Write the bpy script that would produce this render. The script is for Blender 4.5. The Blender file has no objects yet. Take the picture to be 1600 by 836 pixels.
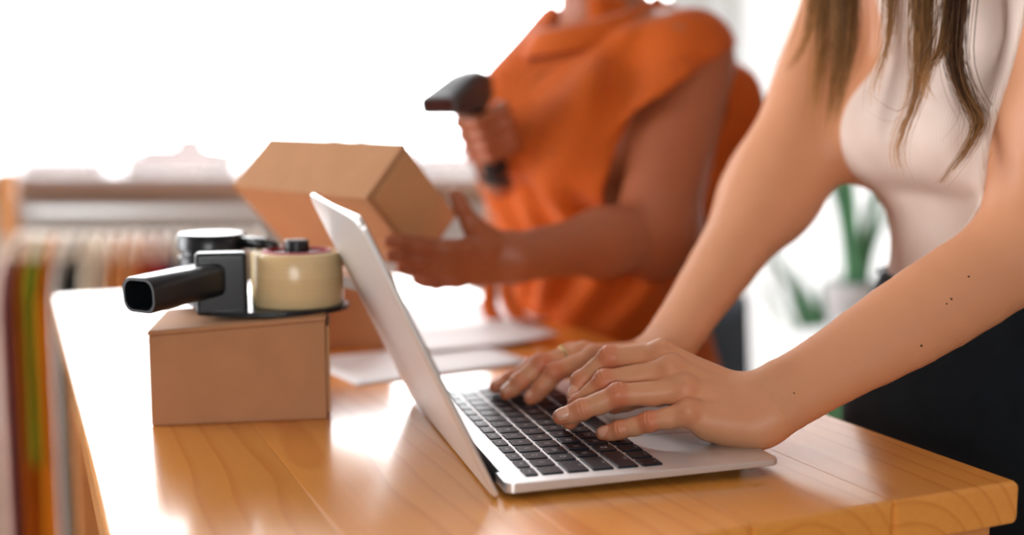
import bpy, bmesh, math, random
import numpy as np
from mathutils import Vector, Matrix
random.seed(7)
rng = np.random.default_rng(7)
SC = bpy.context.scene
COL = SC.collection

# ------------------------------------------------------------------ camera, world, light, exposure
ZT = 0.92                      # height of the table top
CAMZ = ZT + 0.2537
PITCH = 0.1203
cd = bpy.data.cameras.new('camera')
cam = bpy.data.objects.new('camera', cd)
COL.objects.link(cam)
cam.location = (0, 0, CAMZ)
cam.rotation_euler = (math.pi / 2 - PITCH, 0, 0)
cd.sensor_width = 36.0
cd.lens = 36.0 * 1764.3 / 1600.0
cd.clip_start = 0.05
cd.clip_end = 3000
cd.dof.use_dof = True
cd.dof.focus_distance = 0.875
cd.dof.aperture_fstop = 1.7
SC.camera = cam

SKY = 11.5
w = bpy.data.worlds.new('overcast_sky')
SC.world = w
w.use_nodes = True
bgn = w.node_tree.nodes['Background']
bgn.inputs['Color'].default_value = (0.97, 0.985, 1.0, 1)
bgn.inputs['Strength'].default_value = SKY

def portal(loc, rot, sx, sy):
    ld = bpy.data.lights.new('daylight_portal', 'AREA')
    ld.shape = 'RECTANGLE'; ld.size = sx; ld.size_y = sy
    ld.cycles.is_portal = True
    o = bpy.data.objects.new('daylight_portal', ld)
    COL.objects.link(o); o.location = loc; o.rotation_euler = rot
XL, XR, YB, YF, ZC = -3.2, 3.0, -3.0, 4.3, 3.6      # room extents
portal((-0.25, YF - .02, 1.7), (-math.pi / 2, 0, 0), 5.6, 3.4)
portal((XL + .02, 1.5, 1.5), (0, -math.pi / 2, 0), 2.4, 2.0)
portal((0.0, YB + .02, 1.6), (math.pi / 2, 0, 0), 1.6, 1.3)

vs = SC.view_settings
vs.view_transform = 'Standard'
vs.look = 'None'
vs.exposure = 0.0
vs.gamma = 1.0
vs.use_curve_mapping = False
SC.cycles.max_bounces = 8
SC.cycles.diffuse_bounces = 5
SC.cycles.transparent_max_bounces = 12
SC.cycles.sample_clamp_indirect = 6.0
SC.cycles.caustics_reflective = False
SC.cycles.caustics_refractive = False

# ------------------------------------------------------------------ helpers: properties and objects
def tag(o, label=None, cat=None, group=None, kind=None):
    if label: o['label'] = label
    if cat: o['category'] = cat
    if group: o['group'] = group
    if kind: o['kind'] = kind
    return o

def empty(name, loc, label, cat, group=None, rz=0.0):
    o = bpy.data.objects.new(name, None)
    o.empty_display_size = 0.05
    COL.objects.link(o)
    o.location = loc
    o.rotation_euler = (0, 0, rz)
    return tag(o, label, cat, group)

def link(name, me, material=None, parent=None, loc=None, rot=None):
    o = bpy.data.objects.new(name, me)
    COL.objects.link(o)
    if parent is not None: o.parent = parent
    if loc is not None: o.location = loc
    if rot is not None: o.rotation_euler = rot
    if material is not None and not me.materials: me.materials.append(material)
    return o

def wn(o):
    m = o.modifiers.new('weighted_normals', 'WEIGHTED_NORMAL'); m.keep_sharp = True; m.weight = 100
    return o

def mesh(name, V, F, smooth=True):
    me = bpy.data.meshes.new(name)
    V = np.asarray(V, dtype=np.float64)
    me.from_pydata(V.tolist(), [], [tuple(int(i) for i in f) for f in F])
    if smooth:
        me.polygons.foreach_set('use_smooth', [True] * len(me.polygons))
    me.update()
    return me

def mobj(name, V, F, material, parent=None, origin=None, smooth=True):
    """mesh given in world coordinates, stored relative to its parent / own origin"""
    V = np.asarray(V, dtype=np.float64).reshape(-1, 3)
    if parent is not None:
        base = np.array(parent['_w']) if '_w' in parent else np.array(parent.location)
        o = link(name, mesh(name, V - base, F, smooth), material, parent)
        return o
    if origin is None:
        origin = np.array([V[:, 0].mean(), V[:, 1].mean(), V[:, 2].min()])
    origin = np.array(origin, float)
    return link(name, mesh(name, V - origin, F, smooth), material, None, origin)

def bm_obj(name, bm, material, parent=None, loc=None, rot=None, smooth=False, auto=None):
    me = bpy.data.meshes.new(name)
    bm.normal_update()
    bm.to_mesh(me); bm.free()
    if smooth:
        me.polygons.foreach_set('use_smooth', [True] * len(me.polygons))
        if auto is not None:
            me.set_sharp_from_angle(angle=auto)
    return link(name, me, material, parent, loc, rot)

def bm_box(bm, c, s, R=None, bevel=0.0, seg=2):
    m = Matrix.Translation(Vector(c)) @ (R.to_4x4() if R is not None else Matrix.Identity(4)) @ Matrix.Diagonal((s[0], s[1], s[2], 1))
    r = bmesh.ops.create_cube(bm, size=1.0, matrix=m)
    if bevel > 0:
        es = set()
        for v in r['verts']:
            for e in v.link_edges: es.add(e)
        bmesh.ops.bevel(bm, geom=list(es), offset=bevel, segments=seg, profile=0.5, affect='EDGES')

def box(name, c, s, material, parent=None, bevel=0.0, seg=2, R=None, loc=None, rot=None):
    bm = bmesh.new()
    bm_box(bm, c, s, R, bevel, seg)
    o = bm_obj(name, bm, material, parent, loc, rot, smooth=bevel > 0, auto=math.radians(60))
    return wn(o) if bevel > 0 else o

def tube_arrays(pts, radii, n=8, cap=True):
    """swept round tube"""
    P = np.asarray(pts, float); R = np.broadcast_to(np.asarray(radii, float), (len(P),))
    T = np.gradient(P, axis=0); T /= np.linalg.norm(T, axis=1)[:, None] + 1e-12
    up = np.array([0, 0, 1.0]) if abs(T[0][2]) < .9 else np.array([1.0, 0, 0])
    N = np.cross(T[0], up); N /= np.linalg.norm(N)
    V = []
    for i in range(len(P)):
        N = N - T[i] * (N @ T[i]); N /= np.linalg.norm(N) + 1e-12
        B = np.cross(T[i], N)
        for k in range(n):
            a = 2 * math.pi * k / n
            V.append(P[i] + R[i] * (math.cos(a) * N + math.sin(a) * B))
    F = []
    for i in range(len(P) - 1):
        for k in range(n):
            a, b = i * n + k, i * n + (k + 1) % n
            F.append((a, b, b + n, a + n))
    if cap:
        F.append(tuple(range(n - 1, -1, -1)))
        F.append(tuple(range((len(P) - 1) * n, len(P) * n)))
    return V, F

def spline(pts, n):
    """Catmull-Rom through pts"""
    P = np.asarray(pts, float)
    Q = np.vstack([2 * P[0] - P[1], P, 2 * P[-1] - P[-2]])
    out = []
    m = len(P) - 1
    for t in np.linspace(0, m, n):
        i = min(int(t), m - 1); u = t - i
        p0, p1, p2, p3 = Q[i], Q[i + 1], Q[i + 2], Q[i + 3]
        out.append(.5 * ((2 * p1) + (-p0 + p2) * u + (2 * p0 - 5 * p1 + 4 * p2 - p3) * u * u + (-p0 + 3 * p1 - 3 * p2 + p3) * u ** 3))
    return np.array(out)

def lathe_arrays(prof, n=32, c=(0, 0, 0)):
    V = []; F = []
    for r, z in prof:
        for k in range(n):
            a = 2 * math.pi * k / n
            V.append((c[0] + r * math.cos(a), c[1] + r * math.sin(a), c[2] + z))
    for i in range(len(prof) - 1):
        for k in range(n):
            a, b = i * n + k, i * n + (k + 1) % n
            F.append((a, b, b + n, a + n))
    return V, F

def rrect(x0, x1, y0, y1, r, n=6):
    """rounded rectangle outline, counter clockwise; r may be 4 radii (x1y1, x0y1, x0y0, x1y0)"""
    rs = (r,) * 4 if not hasattr(r, '__len__') else r
    out = []
    for (cx, cy, a0), q in zip(((x1, y1, 0), (x0, y1, 90), (x0, y0, 180), (x1, y0, 270)), rs):
        sx = -1 if a0 in (0, 270) else 1
        sy = -1 if a0 in (0, 90) else 1
        for k in range(n + 1):
            a = math.radians(a0 + 90 * k / n)
            out.append((cx + sx * q + q * math.cos(a), cy + sy * q + q * math.sin(a)))
    return out

def loft(rings, cap=True):
    V = [p for r in rings for p in r]; n = len(rings[0]); F = []
    for i in range(len(rings) - 1):
        for k in range(n):
            a, b = i * n + k, i * n + (k + 1) % n
            F.append((a, b, b + n, a + n))
    if cap:
        F.append(tuple(range(n - 1, -1, -1)))
        F.append(tuple(range((len(rings) - 1) * n, len(rings) * n)))
    return V, F

# ------------------------------------------------------------------ helpers: materials
MATS = {}
class NT:
    def __init__(s, name):
        s.m = bpy.data.materials.new(name); s.m.use_nodes = True
        s.t = s.m.node_tree; s.b = s.t.nodes['Principled BSDF']
        MATS[name] = s.m
    def n(s, typ, **kw):
        x = s.t.nodes.new(typ)
        for k, v in kw.items():
            if k in x.inputs: x.inputs[k].default_value = v
            else: setattr(x, k, v)
        return x
    def l(s, a, b): s.t.links.new(a, b)
    def set(s, **kw):
        for k, v in kw.items():
            s.b.inputs[k.replace('_', ' ')].default_value = v
    def bump(s, height, strength=.3, dist=.001):
        b = s.n('ShaderNodeBump'); b.inputs['Strength'].default_value = strength; b.inputs['Distance'].default_value = dist
        s.l(height, b.inputs['Height']); s.l(b.outputs['Normal'], s.b.inputs['Normal'])
        return b
    def coords(s, scale=(1, 1, 1), out='Object'):
        tc = s.n('ShaderNodeTexCoord'); mp = s.n('ShaderNodeMapping')
        mp.inputs['Scale'].default_value = scale
        s.l(tc.outputs[out], mp.inputs['Vector'])
        return mp.outputs['Vector']
    def noise(s, vec, scale, detail=3, rough=.5):
        x = s.n('ShaderNodeTexNoise'); x.inputs['Scale'].default_value = scale; x.inputs['Detail'].default_value = detail
        x.inputs['Roughness'].default_value = rough
        if vec is not None: s.l(vec, x.inputs['Vector'])
        return x.outputs['Fac']
    def ramp(s, fac, stops):
        r = s.n('ShaderNodeValToRGB'); e = r.color_ramp.elements
        while len(e) < len(stops): e.new(.5)
        for el, (p, c) in zip(e, stops):
            el.position = p; el.color = (*c, 1) if len(c) == 3 else c
        s.l(fac, r.inputs['Fac'])
        return r.outputs['Color']
    def math(s, op, a, b=None, c=None):
        x = s.n('ShaderNodeMath'); x.operation = op
        for i, v in enumerate((a, b, c)):
            if v is None: continue
            if hasattr(v, 'links'): s.l(v, x.inputs[i])
            else: x.inputs[i].default_value = v
        return x.outputs[0]
    def mix(s, fac, a, b, blend='MIX'):
        x = s.n('ShaderNodeMix'); x.data_type = 'RGBA'; x.blend_type = blend
        for i, v in ((0, fac), (6, a), (7, b)):
            if hasattr(v, 'links'): s.l(v, x.inputs[i])
            else: x.inputs[i].default_value = v if i == 0 else (*v, 1)
        return x.outputs[2]

def lin(r, g, b):
    f = lambda c: (c / 255 / 12.92) if c / 255 <= .04045 else ((c / 255 + .055) / 1.055) ** 2.4
    return (f(r), f(g), f(b))

def plain(name, col, rough=.5, metal=0.0, spec=.5, var=.06, vscale=8.0, bump=0.0, bscale=200.0, bdist=.0005, sheen=0.0, coat=0.0):
    s = NT(name)
    s.set(Roughness=rough, Metallic=metal)
    s.b.inputs['Specular IOR Level'].default_value = spec
    v = s.coords()
    nf = s.noise(v, vscale, 4)
    dark = tuple(c * (1 - var) for c in col); light = tuple(min(1, c * (1 + var)) for c in col)
    s.l(s.ramp(nf, [(.3, dark), (.7, light)]), s.b.inputs['Base Color'])
    if bump > 0: s.bump(s.noise(v, bscale, 3), bump, bdist)
    if sheen > 0: s.b.inputs['Sheen Weight'].default_value = sheen
    if coat > 0: s.b.inputs['Coat Weight'].default_value = coat
    return s.m

def wood(name, light, dark, spacing, rough=.3, thin=.5, cz=-.05, grain=1.0, coat=0.0):
    """solid wood: growth rings about a pith line that runs along the object's own y axis"""
    s = NT(name)
    tc = s.n('ShaderNodeTexCoord'); oi = s.n('ShaderNodeObjectInfo')
    sep = s.n('ShaderNodeSeparateXYZ'); s.l(tc.outputs['Object'], sep.inputs[0])
    rnd = oi.outputs['Random']
    # slow wander of the pith along the board
    cmb = s.n('ShaderNodeCombineXYZ')
    s.l(s.math('MULTIPLY', sep.outputs['X'], 3.0), cmb.inputs[0])
    s.l(s.math('ADD', s.math('MULTIPLY', sep.outputs['Y'], 1.3), s.math('MULTIPLY', rnd, 37.0)), cmb.inputs[1])
    s.l(s.math('MULTIPLY', sep.outputs['Z'], 2.0), cmb.inputs[2])
    wander = s.noise(cmb.outputs[0], 1.6, 2)
    x = s.math('ADD', sep.outputs['X'], s.math('MULTIPLY', s.math('SUBTRACT', rnd, .5), .16))
    z = s.math('ADD', sep.outputs['Z'], -cz)
    r = s.math('SQRT', s.math('ADD', s.math('MULTIPLY', x, x), s.math('MULTIPLY', z, z)))
    r = s.math('ADD', r, s.math('MULTIPLY', wander, .045))
    ph = s.math('FRACT', s.math('MULTIPLY', r, 1.0 / spacing))
    ring = s.ramp(ph, [(0.0, (0, 0, 0)), (1 - thin, (.12, .12, .12)), (.93, (1, 1, 1)), (1.0, (0, 0, 0))])
    # fibres, stretched along the board
    fib = s.noise(s.coords((220, 5, 220)), 1.0, 4, .6)
    big = s.noise(s.coords((5, 1.2, 5)), 1.0, 2)
    c1 = s.mix(s.math('MULTIPLY', ring, .55 * grain), light, dark)
    c2 = s.mix(s.math('MULTIPLY', s.math('SUBTRACT', fib, .35), .45 * grain), c1, dark)
    c3 = s.mix(s.math('MULTIPLY', big, .25), c2, tuple(c * .78 for c in light))
    tone = s.math('ADD', s.math('MULTIPLY', rnd, .14), .93)
    hv = s.n('ShaderNodeHueSaturation'); s.l(tone, hv.inputs['Value']); s.l(c3, hv.inputs['Color'])
    # small dark knots / nicks
    vo = s.n('ShaderNodeTexVoronoi'); vo.inputs['Scale'].default_value = 1.0
    s.l(s.coords((9, 5, 9)), vo.inputs['Vector'])
    kn = s.ramp(vo.outputs['Distance'], [(0.0, (1, 1, 1)), (.035, (.8, .8, .8)), (.06, (0, 0, 0))])
    c4 = s.mix(s.math('MULTIPLY', kn, .75), hv.outputs['Color'], tuple(c * .18 for c in dark))
    s.l(c4, s.b.inputs['Base Color'])
    s.l(s.math('ADD', s.math('MULTIPLY', fib, .1), rough - .05), s.b.inputs['Roughness'])
    s.bump(fib, .08, .0004)
    s.b.inputs['Coat Weight'].default_value = coat
    s.b.inputs['Coat Roughness'].default_value = .12
    return s.m

M = {}
M['wood'] = wood('honey_pine', lin(240, 160, 72), lin(202, 110, 32), .015, rough=.22, thin=.3, cz=-.07, grain=.85, coat=.45)
M['wood_dull'] = wood('pine_frame', lin(214, 146, 82), lin(160, 92, 40), .02, rough=.45, thin=.4)
M['sillwood'] = wood('sill_wood', lin(168, 112, 70), lin(130, 80, 48), .03, rough=.8)
M['card'] = plain('kraft_cardboard', lin(186, 136, 98), .8, spec=.25, var=.05, vscale=30, bump=.15, bscale=350)
M['card_in'] = plain('kraft_edge', lin(200, 150, 105), .85, spec=.2)
M['alu'] = plain('silver_aluminium', (.80, .79, .785), .40, metal=.8, var=.015, bump=.03, bscale=3000, bdist=.0001)
M['key'] = plain('key_black', (.006, .011, .020), .34, spec=.18, var=.1)
M['legend'] = plain('key_legend', (.55, .57, .6), .5, var=.01)
M['blackplastic'] = plain('black_plastic', (.008, .010, .013), .28, var=.1)
M['rubber'] = plain('black_rubber', (.012, .012, .013), .6)
M['screen'] = plain('display_glass', (.01, .01, .012), .08)
M['paper'] = plain('white_paper', (.82, .82, .83), .7, spec=.3, var=.01)
M['wall'] = plain('white_wall', (.78, .77, .75), .9, spec=.2, var=.02, vscale=1.5, bump=.05, bscale=60)
M['wall_dim'] = plain('fill_cut_wall', (.34, .31, .28), .9, spec=.2, var=.05, vscale=1.5, bump=.05, bscale=60)  # tone for the unseen walls, darkened to reduce bounced fill light
M['ceiling'] = plain('ceiling_paint', (.85, .85, .84), .9, spec=.2, var=.01)
M['floor'] = wood('floor_boards', lin(190, 160, 130), lin(140, 108, 80), .03, rough=.45)
M['whiteframe'] = plain('white_frame', (.8, .8, .8), .45, var=.01)
M['denim'] = plain('black_denim', (.0045, .0065, .009), .85, spec=.15, var=.25, vscale=25, bump=.4, bscale=900, sheen=.03)
M['orange'] = plain('orange_linen', lin(190, 86, 20), .8, spec=.2, var=.08, vscale=12, bump=.25, bscale=700, sheen=.1)
M['gold'] = plain('gold_metal', (.75, .55, .25), .25, metal=1.0, var=.02)
M['watch'] = plain('watch_strap', (.012, .012, .013), .5)
M['red'] = plain('red_core', lin(170, 40, 50), .5)
M['nail'] = plain('fingernail', lin(228, 166, 138), .25, var=.03, vscale=60)
M['navy'] = plain('navy_fabric', (.005, .018, .045), .8)
M['cream'] = plain('cream_wood', lin(226, 205, 180), .5)
M['pot'] = plain('white_glaze', (.8, .82, .84), .2)
M['soil'] = plain('potting_soil', (.03, .02, .012), .95, bump=.6, bscale=60, bdist=.004)
M['leaf'] = plain('leaf_green', lin(96, 156, 112), .45, var=.25, vscale=14)
M['metalrail'] = plain('steel_rail', (.5, .5, .5), .3, metal=1.0)
M['scanner'] = plain('scanner_plastic', (.035, .038, .042), .42, var=.05)
M['scanner_dark'] = plain('scanner_rubber', (.010, .010, .011), .6)
M['redglass'] = plain('scan_window', (.03, .004, .006), .12)
M['shoe'] = plain('shoe_leather', (.05, .045, .04), .5)

def glass_mat():
    s = NT('window_glass')
    t = s.t
    out = t.nodes['Material Output']
    tr = s.n('ShaderNodeBsdfTransparent'); gl = s.n('ShaderNodeBsdfGlossy'); gl.inputs['Roughness'].default_value = .02
    fr = s.n('ShaderNodeFresnel'); fr.inputs['IOR'].default_value = 1.45
    mx = s.n('ShaderNodeMixShader')
    s.l(fr.outputs[0], mx.inputs[0]); s.l(tr.outputs[0], mx.inputs[1]); s.l(gl.outputs[0], mx.inputs[2])
    s.l(mx.outputs[0], out.inputs['Surface'])
    return s.m
M['glass'] = glass_mat()

def tape_mat():
    s = NT('packing_tape')
    s.set(Roughness=.22)
    v = s.coords((1, 1, 260))
    nf = s.noise(v, 1.0, 2)
    s.l(s.ramp(nf, [(.3, lin(228, 198, 146)), (.7, lin(238, 212, 164))]), s.b.inputs['Base Color'])
    s.b.inputs['Subsurface Weight'].default_value = .3
    s.b.inputs['Subsurface Radius'].default_value = (1, .8, .5)
    s.b.inputs['Subsurface Scale'].default_value = .01
    return s.m
M['tape'] = tape_mat()

def cloth_mat(name, col, transl=.0):
    s = NT(name)
    s.set(Roughness=.9)
    s.b.inputs['Specular IOR Level'].default_value = .1
    v = s.coords()
    s.l(s.ramp(s.noise(v, 6, 3), [(.3, tuple(c * .85 for c in col)), (.7, col)]), s.b.inputs['Base Color'])
    s.bump(s.noise(v, 400, 2), .2, .0005)
    return s.m

def sheer_mat():
    s = NT('sheer_curtain')
    out = s.t.nodes['Material Output']
    df = s.n('ShaderNodeBsdfDiffuse'); df.inputs['Color'].default_value = (.8, .8, .78, 1)
    tl = s.n('ShaderNodeBsdfTranslucent'); tl.inputs['Color'].default_value = (.8, .8, .78, 1)
    mx = s.n('ShaderNodeMixShader'); mx.inputs[0].default_value = .5
    s.l(df.outputs[0], mx.inputs[1]); s.l(tl.outputs[0], mx.inputs[2]); s.l(mx.outputs[0], out.inputs['Surface'])
    return s.m
M['sheer'] = sheer_mat()

def skin_mat(name, base, moles=()):
    s = NT(name)
    s.set(Roughness=.46)
    s.b.inputs['Specular IOR Level'].default_value = .4
    at = s.n('ShaderNodeAttribute'); at.attribute_name = 'tint'
    v = s.coords()
    blot = s.noise(v, 45, 4)
    c = s.mix(s.math('MULTIPLY', blot, .35), base, tuple(b * f for b, f in zip(base, (.9, .78, .72))))
    c = s.mix(1.0, c, at.outputs['Color'], 'MULTIPLY')
    if moles:
        geo = s.n('ShaderNodeNewGeometry')
        for (x, y, z, r) in moles:
            d = s.n('ShaderNodeVectorMath'); d.operation = 'DISTANCE'
            s.l(geo.outputs['Position'], d.inputs[0]); d.inputs[1].default_value = (x, y, z)
            f = s.math('LESS_THAN', d.outputs['Value'], r)
            c = s.mix(s.math('MULTIPLY', f, .8), c, (.10, .03, .02))
    s.l(c, s.b.inputs['Base Color'])
    s.b.inputs['Subsurface Weight'].default_value = .06
    s.b.inputs['Subsurface Radius'].default_value = (1, .35, .2)
    s.b.inputs['Subsurface Scale'].default_value = .006
    fine = s.noise(v, 800, 3); wr = s.noise(s.coords((90, 260, 260)), 1.0, 3)
    s.bump(s.math('ADD', s.math('MULTIPLY', fine, .5), s.math('MULTIPLY', wr, .5)), .30, .0007)
    return s.m

def hair_mat():
    s = NT('hair')
    s.set(Roughness=.5)
    s.b.inputs['Specular IOR Level'].default_value = .22
    at = s.n('ShaderNodeAttribute'); at.attribute_name = 'tint'
    s.l(at.outputs['Color'], s.b.inputs['Base Color'])
    return s.m
M['hair'] = hair_mat()

def rib_mat():
    s = NT('ribbed_cotton')
    s.set(Roughness=.85)
    s.b.inputs['Specular IOR Level'].default_value = .15
    tc = s.n('ShaderNodeTexCoord'); sep = s.n('ShaderNodeSeparateXYZ'); s.l(tc.outputs['Object'], sep.inputs[0])
    # ribs run up and down the body: stripes across the shoulder line
    a = s.math('ADD', s.math('MULTIPLY', sep.outputs['X'], -.271 * 1900), s.math('MULTIPLY', sep.outputs['Y'], .962 * 1900))
    st = s.math('SINE', a)
    s.l(s.ramp(s.noise(s.coords(), 20, 2), [(.3, lin(226, 205, 192)), (.7, lin(236, 218, 206))]), s.b.inputs['Base Color'])
    s.bump(st, .35, .0006)
    return s.m
M['rib'] = rib_mat()

# ------------------------------------------------------------------ helpers: smooth bodies from distance fields
def smin(a, b, k):
    h = np.clip(.5 + .5 * (b - a) / k, 0, 1)
    return b + (a - b) * h - k * h * (1 - h)
def smax(a, b, k): return -smin(-a, -b, k)
def cap(P, a, b, ra, rb):
    a = np.asarray(a, np.float32); b = np.asarray(b, np.float32); ba = b - a
    t = np.clip(((P - a) @ ba) / float(ba @ ba + 1e-12), 0, 1)
    q = P - a - t[:, None] * ba
    return np.sqrt((q * q).sum(1)) - (ra + t * (rb - ra))
def ell(P, c, r, R=None):
    q = P - np.asarray(c, np.float32)
    if R is not None: q = q @ np.asarray(R, np.float32).T
    r = np.asarray(r, np.float32)
    k0 = np.sqrt(((q / r) ** 2).sum(1)) + 1e-9
    k1 = np.sqrt(((q / (r * r)) ** 2).sum(1)) + 1e-9
    return k0 * (k0 - 1) / k1
def chain(P, pts, rad, k):
    d = None
    for i in range(len(pts) - 1):
        e = cap(P, pts[i], pts[i + 1], rad[i], rad[i + 1])
        d = e if d is None else smin(d, e, k)
    return d

def sdf_mesh(fn, lo, hi, h, B=10):
    lo = np.asarray(lo, np.float64); hi = np.asarray(hi, np.float64)
    nb = np.ceil((hi - lo) / (h * B)).astype(int) + 1
    g = np.stack(np.meshgrid(*[np.arange(n) for n in nb], indexing='ij'), -1).reshape(-1, 3)
    ctr = (lo + (g + .5) * h * B).astype(np.float32)
    d = np.concatenate([fn(c) for c in np.array_split(ctr, max(1, len(ctr) // 200000))])
    g = g[np.abs(d) < B * h * 1.0]
    off = np.stack(np.meshgrid(*[np.arange(B + 1)] * 3, indexing='ij'), -1)
    corners = [(i, j, k) for i in (0, 1) for j in (0, 1) for k in (0, 1)]
    keysA, vertA, quadA = [], [], []
    big = (nb * B + 2).astype(np.int64)
    def key(I): return (I[..., 0] * big[1] + I[..., 1]) * big[2] + I[..., 2]
    for gb in np.array_split(g, max(1, len(g) // 350)):
        if not len(gb): continue
        I = gb[:, None, None, None, :] * B + off[None]
        P = (lo + I * h).astype(np.float32)
        v = fn(P.reshape(-1, 3)).reshape(P.shape[:-1])
        s = v < 0
        cnt = np.zeros((len(gb), B, B, B), int)
        for i, j, k in corners: cnt += s[:, i:B + i, j:B + j, k:B + k]
        act = (cnt > 0) & (cnt < 8)
        a = np.argwhere(act)
        if len(a):
            acc = np.zeros((len(a), 3)); num = np.zeros(len(a))
            for ax in range(3):
                for u in (0, 1):
                    for w_ in (0, 1):
                        o0 = [0, 0, 0]; oth = [q for q in range(3) if q != ax]
                        o0[oth[0]] = u; o0[oth[1]] = w_
                        o1 = list(o0); o1[ax] = 1
                        v0 = v[a[:, 0], a[:, 1] + o0[0], a[:, 2] + o0[1], a[:, 3] + o0[2]]
                        v1 = v[a[:, 0], a[:, 1] + o1[0], a[:, 2] + o1[1], a[:, 3] + o1[2]]
                        m = (v0 < 0) != (v1 < 0)
                        t = np.where(m, v0 / np.where(m, v0 - v1, 1), 0)
                        p = np.tile(np.array(o0, float), (len(a), 1)); p[:, ax] = t
                        acc += p * m[:, None]; num += m
            cell = gb[a[:, 0]] * B + a[:, 1:]
            keysA.append(key(cell.astype(np.int64))); vertA.append(lo + (cell + acc / num[:, None]) * h)
        for ax in range(3):
            sl0 = [slice(0, B)] * 3; sl1 = [slice(0, B)] * 3; sl1[ax] = slice(1, B + 1)
            s0 = s[(slice(None), *sl0)]; s1 = s[(slice(None), *sl1)]
            e = np.argwhere(s0 != s1)
            if not len(e): continue
            c0 = gb[e[:, 0]] * B + e[:, 1:]
            ins = s0[tuple(e.T)]
            b_, c_ = [(1, 2), (2, 0), (0, 1)][ax]
            eb = np.zeros(3, int); eb[b_] = 1; ec = np.zeros(3, int); ec[c_] = 1
            q = np.stack([key((c0 - eb - ec).astype(np.int64)), key((c0 - ec).astype(np.int64)), key(c0.astype(np.int64)), key((c0 - eb).astype(np.int64))], 1)
            q = np.where(ins[:, None], q, q[:, ::-1])
            quadA.append(q)
    K = np.concatenate(keysA); V = np.concatenate(vertA); Q = np.concatenate(quadA)
    o = np.argsort(K); K = K[o]; V = V[o]
    idx = np.clip(np.searchsorted(K, Q), 0, len(K) - 1)
    ok = (K[idx] == Q).all(1)
    return V, idx[ok]

def drop(V, F, keepface):
    F = F[keepface]
    used = np.unique(F); mp = np.full(len(V), -1); mp[used] = np.arange(len(used))
    return V[used], mp[F]

def fast_mesh(name, V, F, tint=None, smooth=True):
    me = bpy.data.meshes.new(name)
    F = np.asarray(F, np.int32); n = F.shape[1]
    me.vertices.add(len(V)); me.vertices.foreach_set('co', np.asarray(V, np.float32).ravel())
    me.loops.add(F.size); me.loops.foreach_set('vertex_index', F.ravel())
    me.polygons.add(len(F)); me.polygons.foreach_set('loop_start', np.arange(0, F.size, n, dtype=np.int32))
    me.polygons.foreach_set('loop_total', np.full(len(F), n, np.int32))
    me.polygons.foreach_set('use_smooth', np.full(len(F), smooth, bool))
    me.update(calc_edges=True); me.validate()
    if tint is not None:
        ca = me.color_attributes.new('tint', 'FLOAT_COLOR', 'POINT')
        ca.data.foreach_set('color', np.concatenate([tint, np.ones((len(V), 1))], 1).astype(np.float32).ravel())
    return me
#@@STRUCTURE
# ------------------------------------------------------------------ the room
def boxes(name, lst, material, kind='structure', **kw):
    bm = bmesh.new()
    for (x0, x1, y0, y1, z0, z1) in lst:
        bm_box(bm, ((x0 + x1) / 2, (y0 + y1) / 2, (z0 + z1) / 2), (x1 - x0, y1 - y0, z1 - z0))
    o = bm_obj(name, bm, material)
    return tag(o, kind=kind, **kw)

T_ = .2
# floor boards run towards the windows; each board a piece of the floor
fl = boxes('floor', [(XL - T_, XR + T_, YB - T_, YF + T_, -.12, -.012)], M['floor'], label='pale wooden floor of the workroom')
nbd = 40
bw = (XR - XL) / nbd
bmf = bmesh.new(); bm_box(bmf, (0, 0, -.006), (bw - .003, YF - YB, .012), None, .0012, 1)
me_board = bpy.data.meshes.new('floor_board'); bmf.to_mesh(me_board); bmf.free(); me_board.materials.append(M['floor'])
for i in range(nbd):
    link('floor_board', me_board, None, fl, (XL + (i + .5) * bw, (YB + YF) / 2, 0))
boxes('ceiling', [(XL - T_, XR + T_, YB - T_, YF + T_, ZC, ZC + .15)], M['ceiling'], label='white ceiling')
SILL = .978
WX0, WX1 = -3.0, .62          # wide window
DX0, DX1 = .80, 2.50          # glazed door
WT = 3.4
boxes('wall_back', [(XL - T_, WX0, YF, YF + T_, 0, ZC), (WX0, WX1, YF, YF + T_, 0, SILL), (WX0, DX1, YF, YF + T_, WT, ZC),
                    (WX1, DX0, YF, YF + T_, 0, WT), (DX1, XR + T_, YF, YF + T_, 0, ZC)], M['wall'], label='white wall below and around the wide window')
boxes('wall_left', [(XL - T_, XL, YB, .5, 0, ZC), (XL - T_, XL, .5, 2.5, 0, .3), (XL - T_, XL, .5, 2.5, 2.7, ZC), (XL - T_, XL, 2.5, YF, 0, ZC)], M['wall'], label='white side wall with the added window')
boxes('wall_right', [(XR, XR + T_, YB, YF, 0, ZC)], M['wall_dim'], label='wall on the right, darkened to cut fill light')
boxes('wall_front', [(XL, -.8, YB - T_, YB, 0, ZC), (-.8, .8, YB - T_, YB, 0, .95), (-.8, .8, YB - T_, YB, 2.25, ZC), (.8, XR, YB - T_, YB, 0, ZC)], M['wall_dim'], label='wall behind the photographer, darkened to cut fill light')

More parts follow.
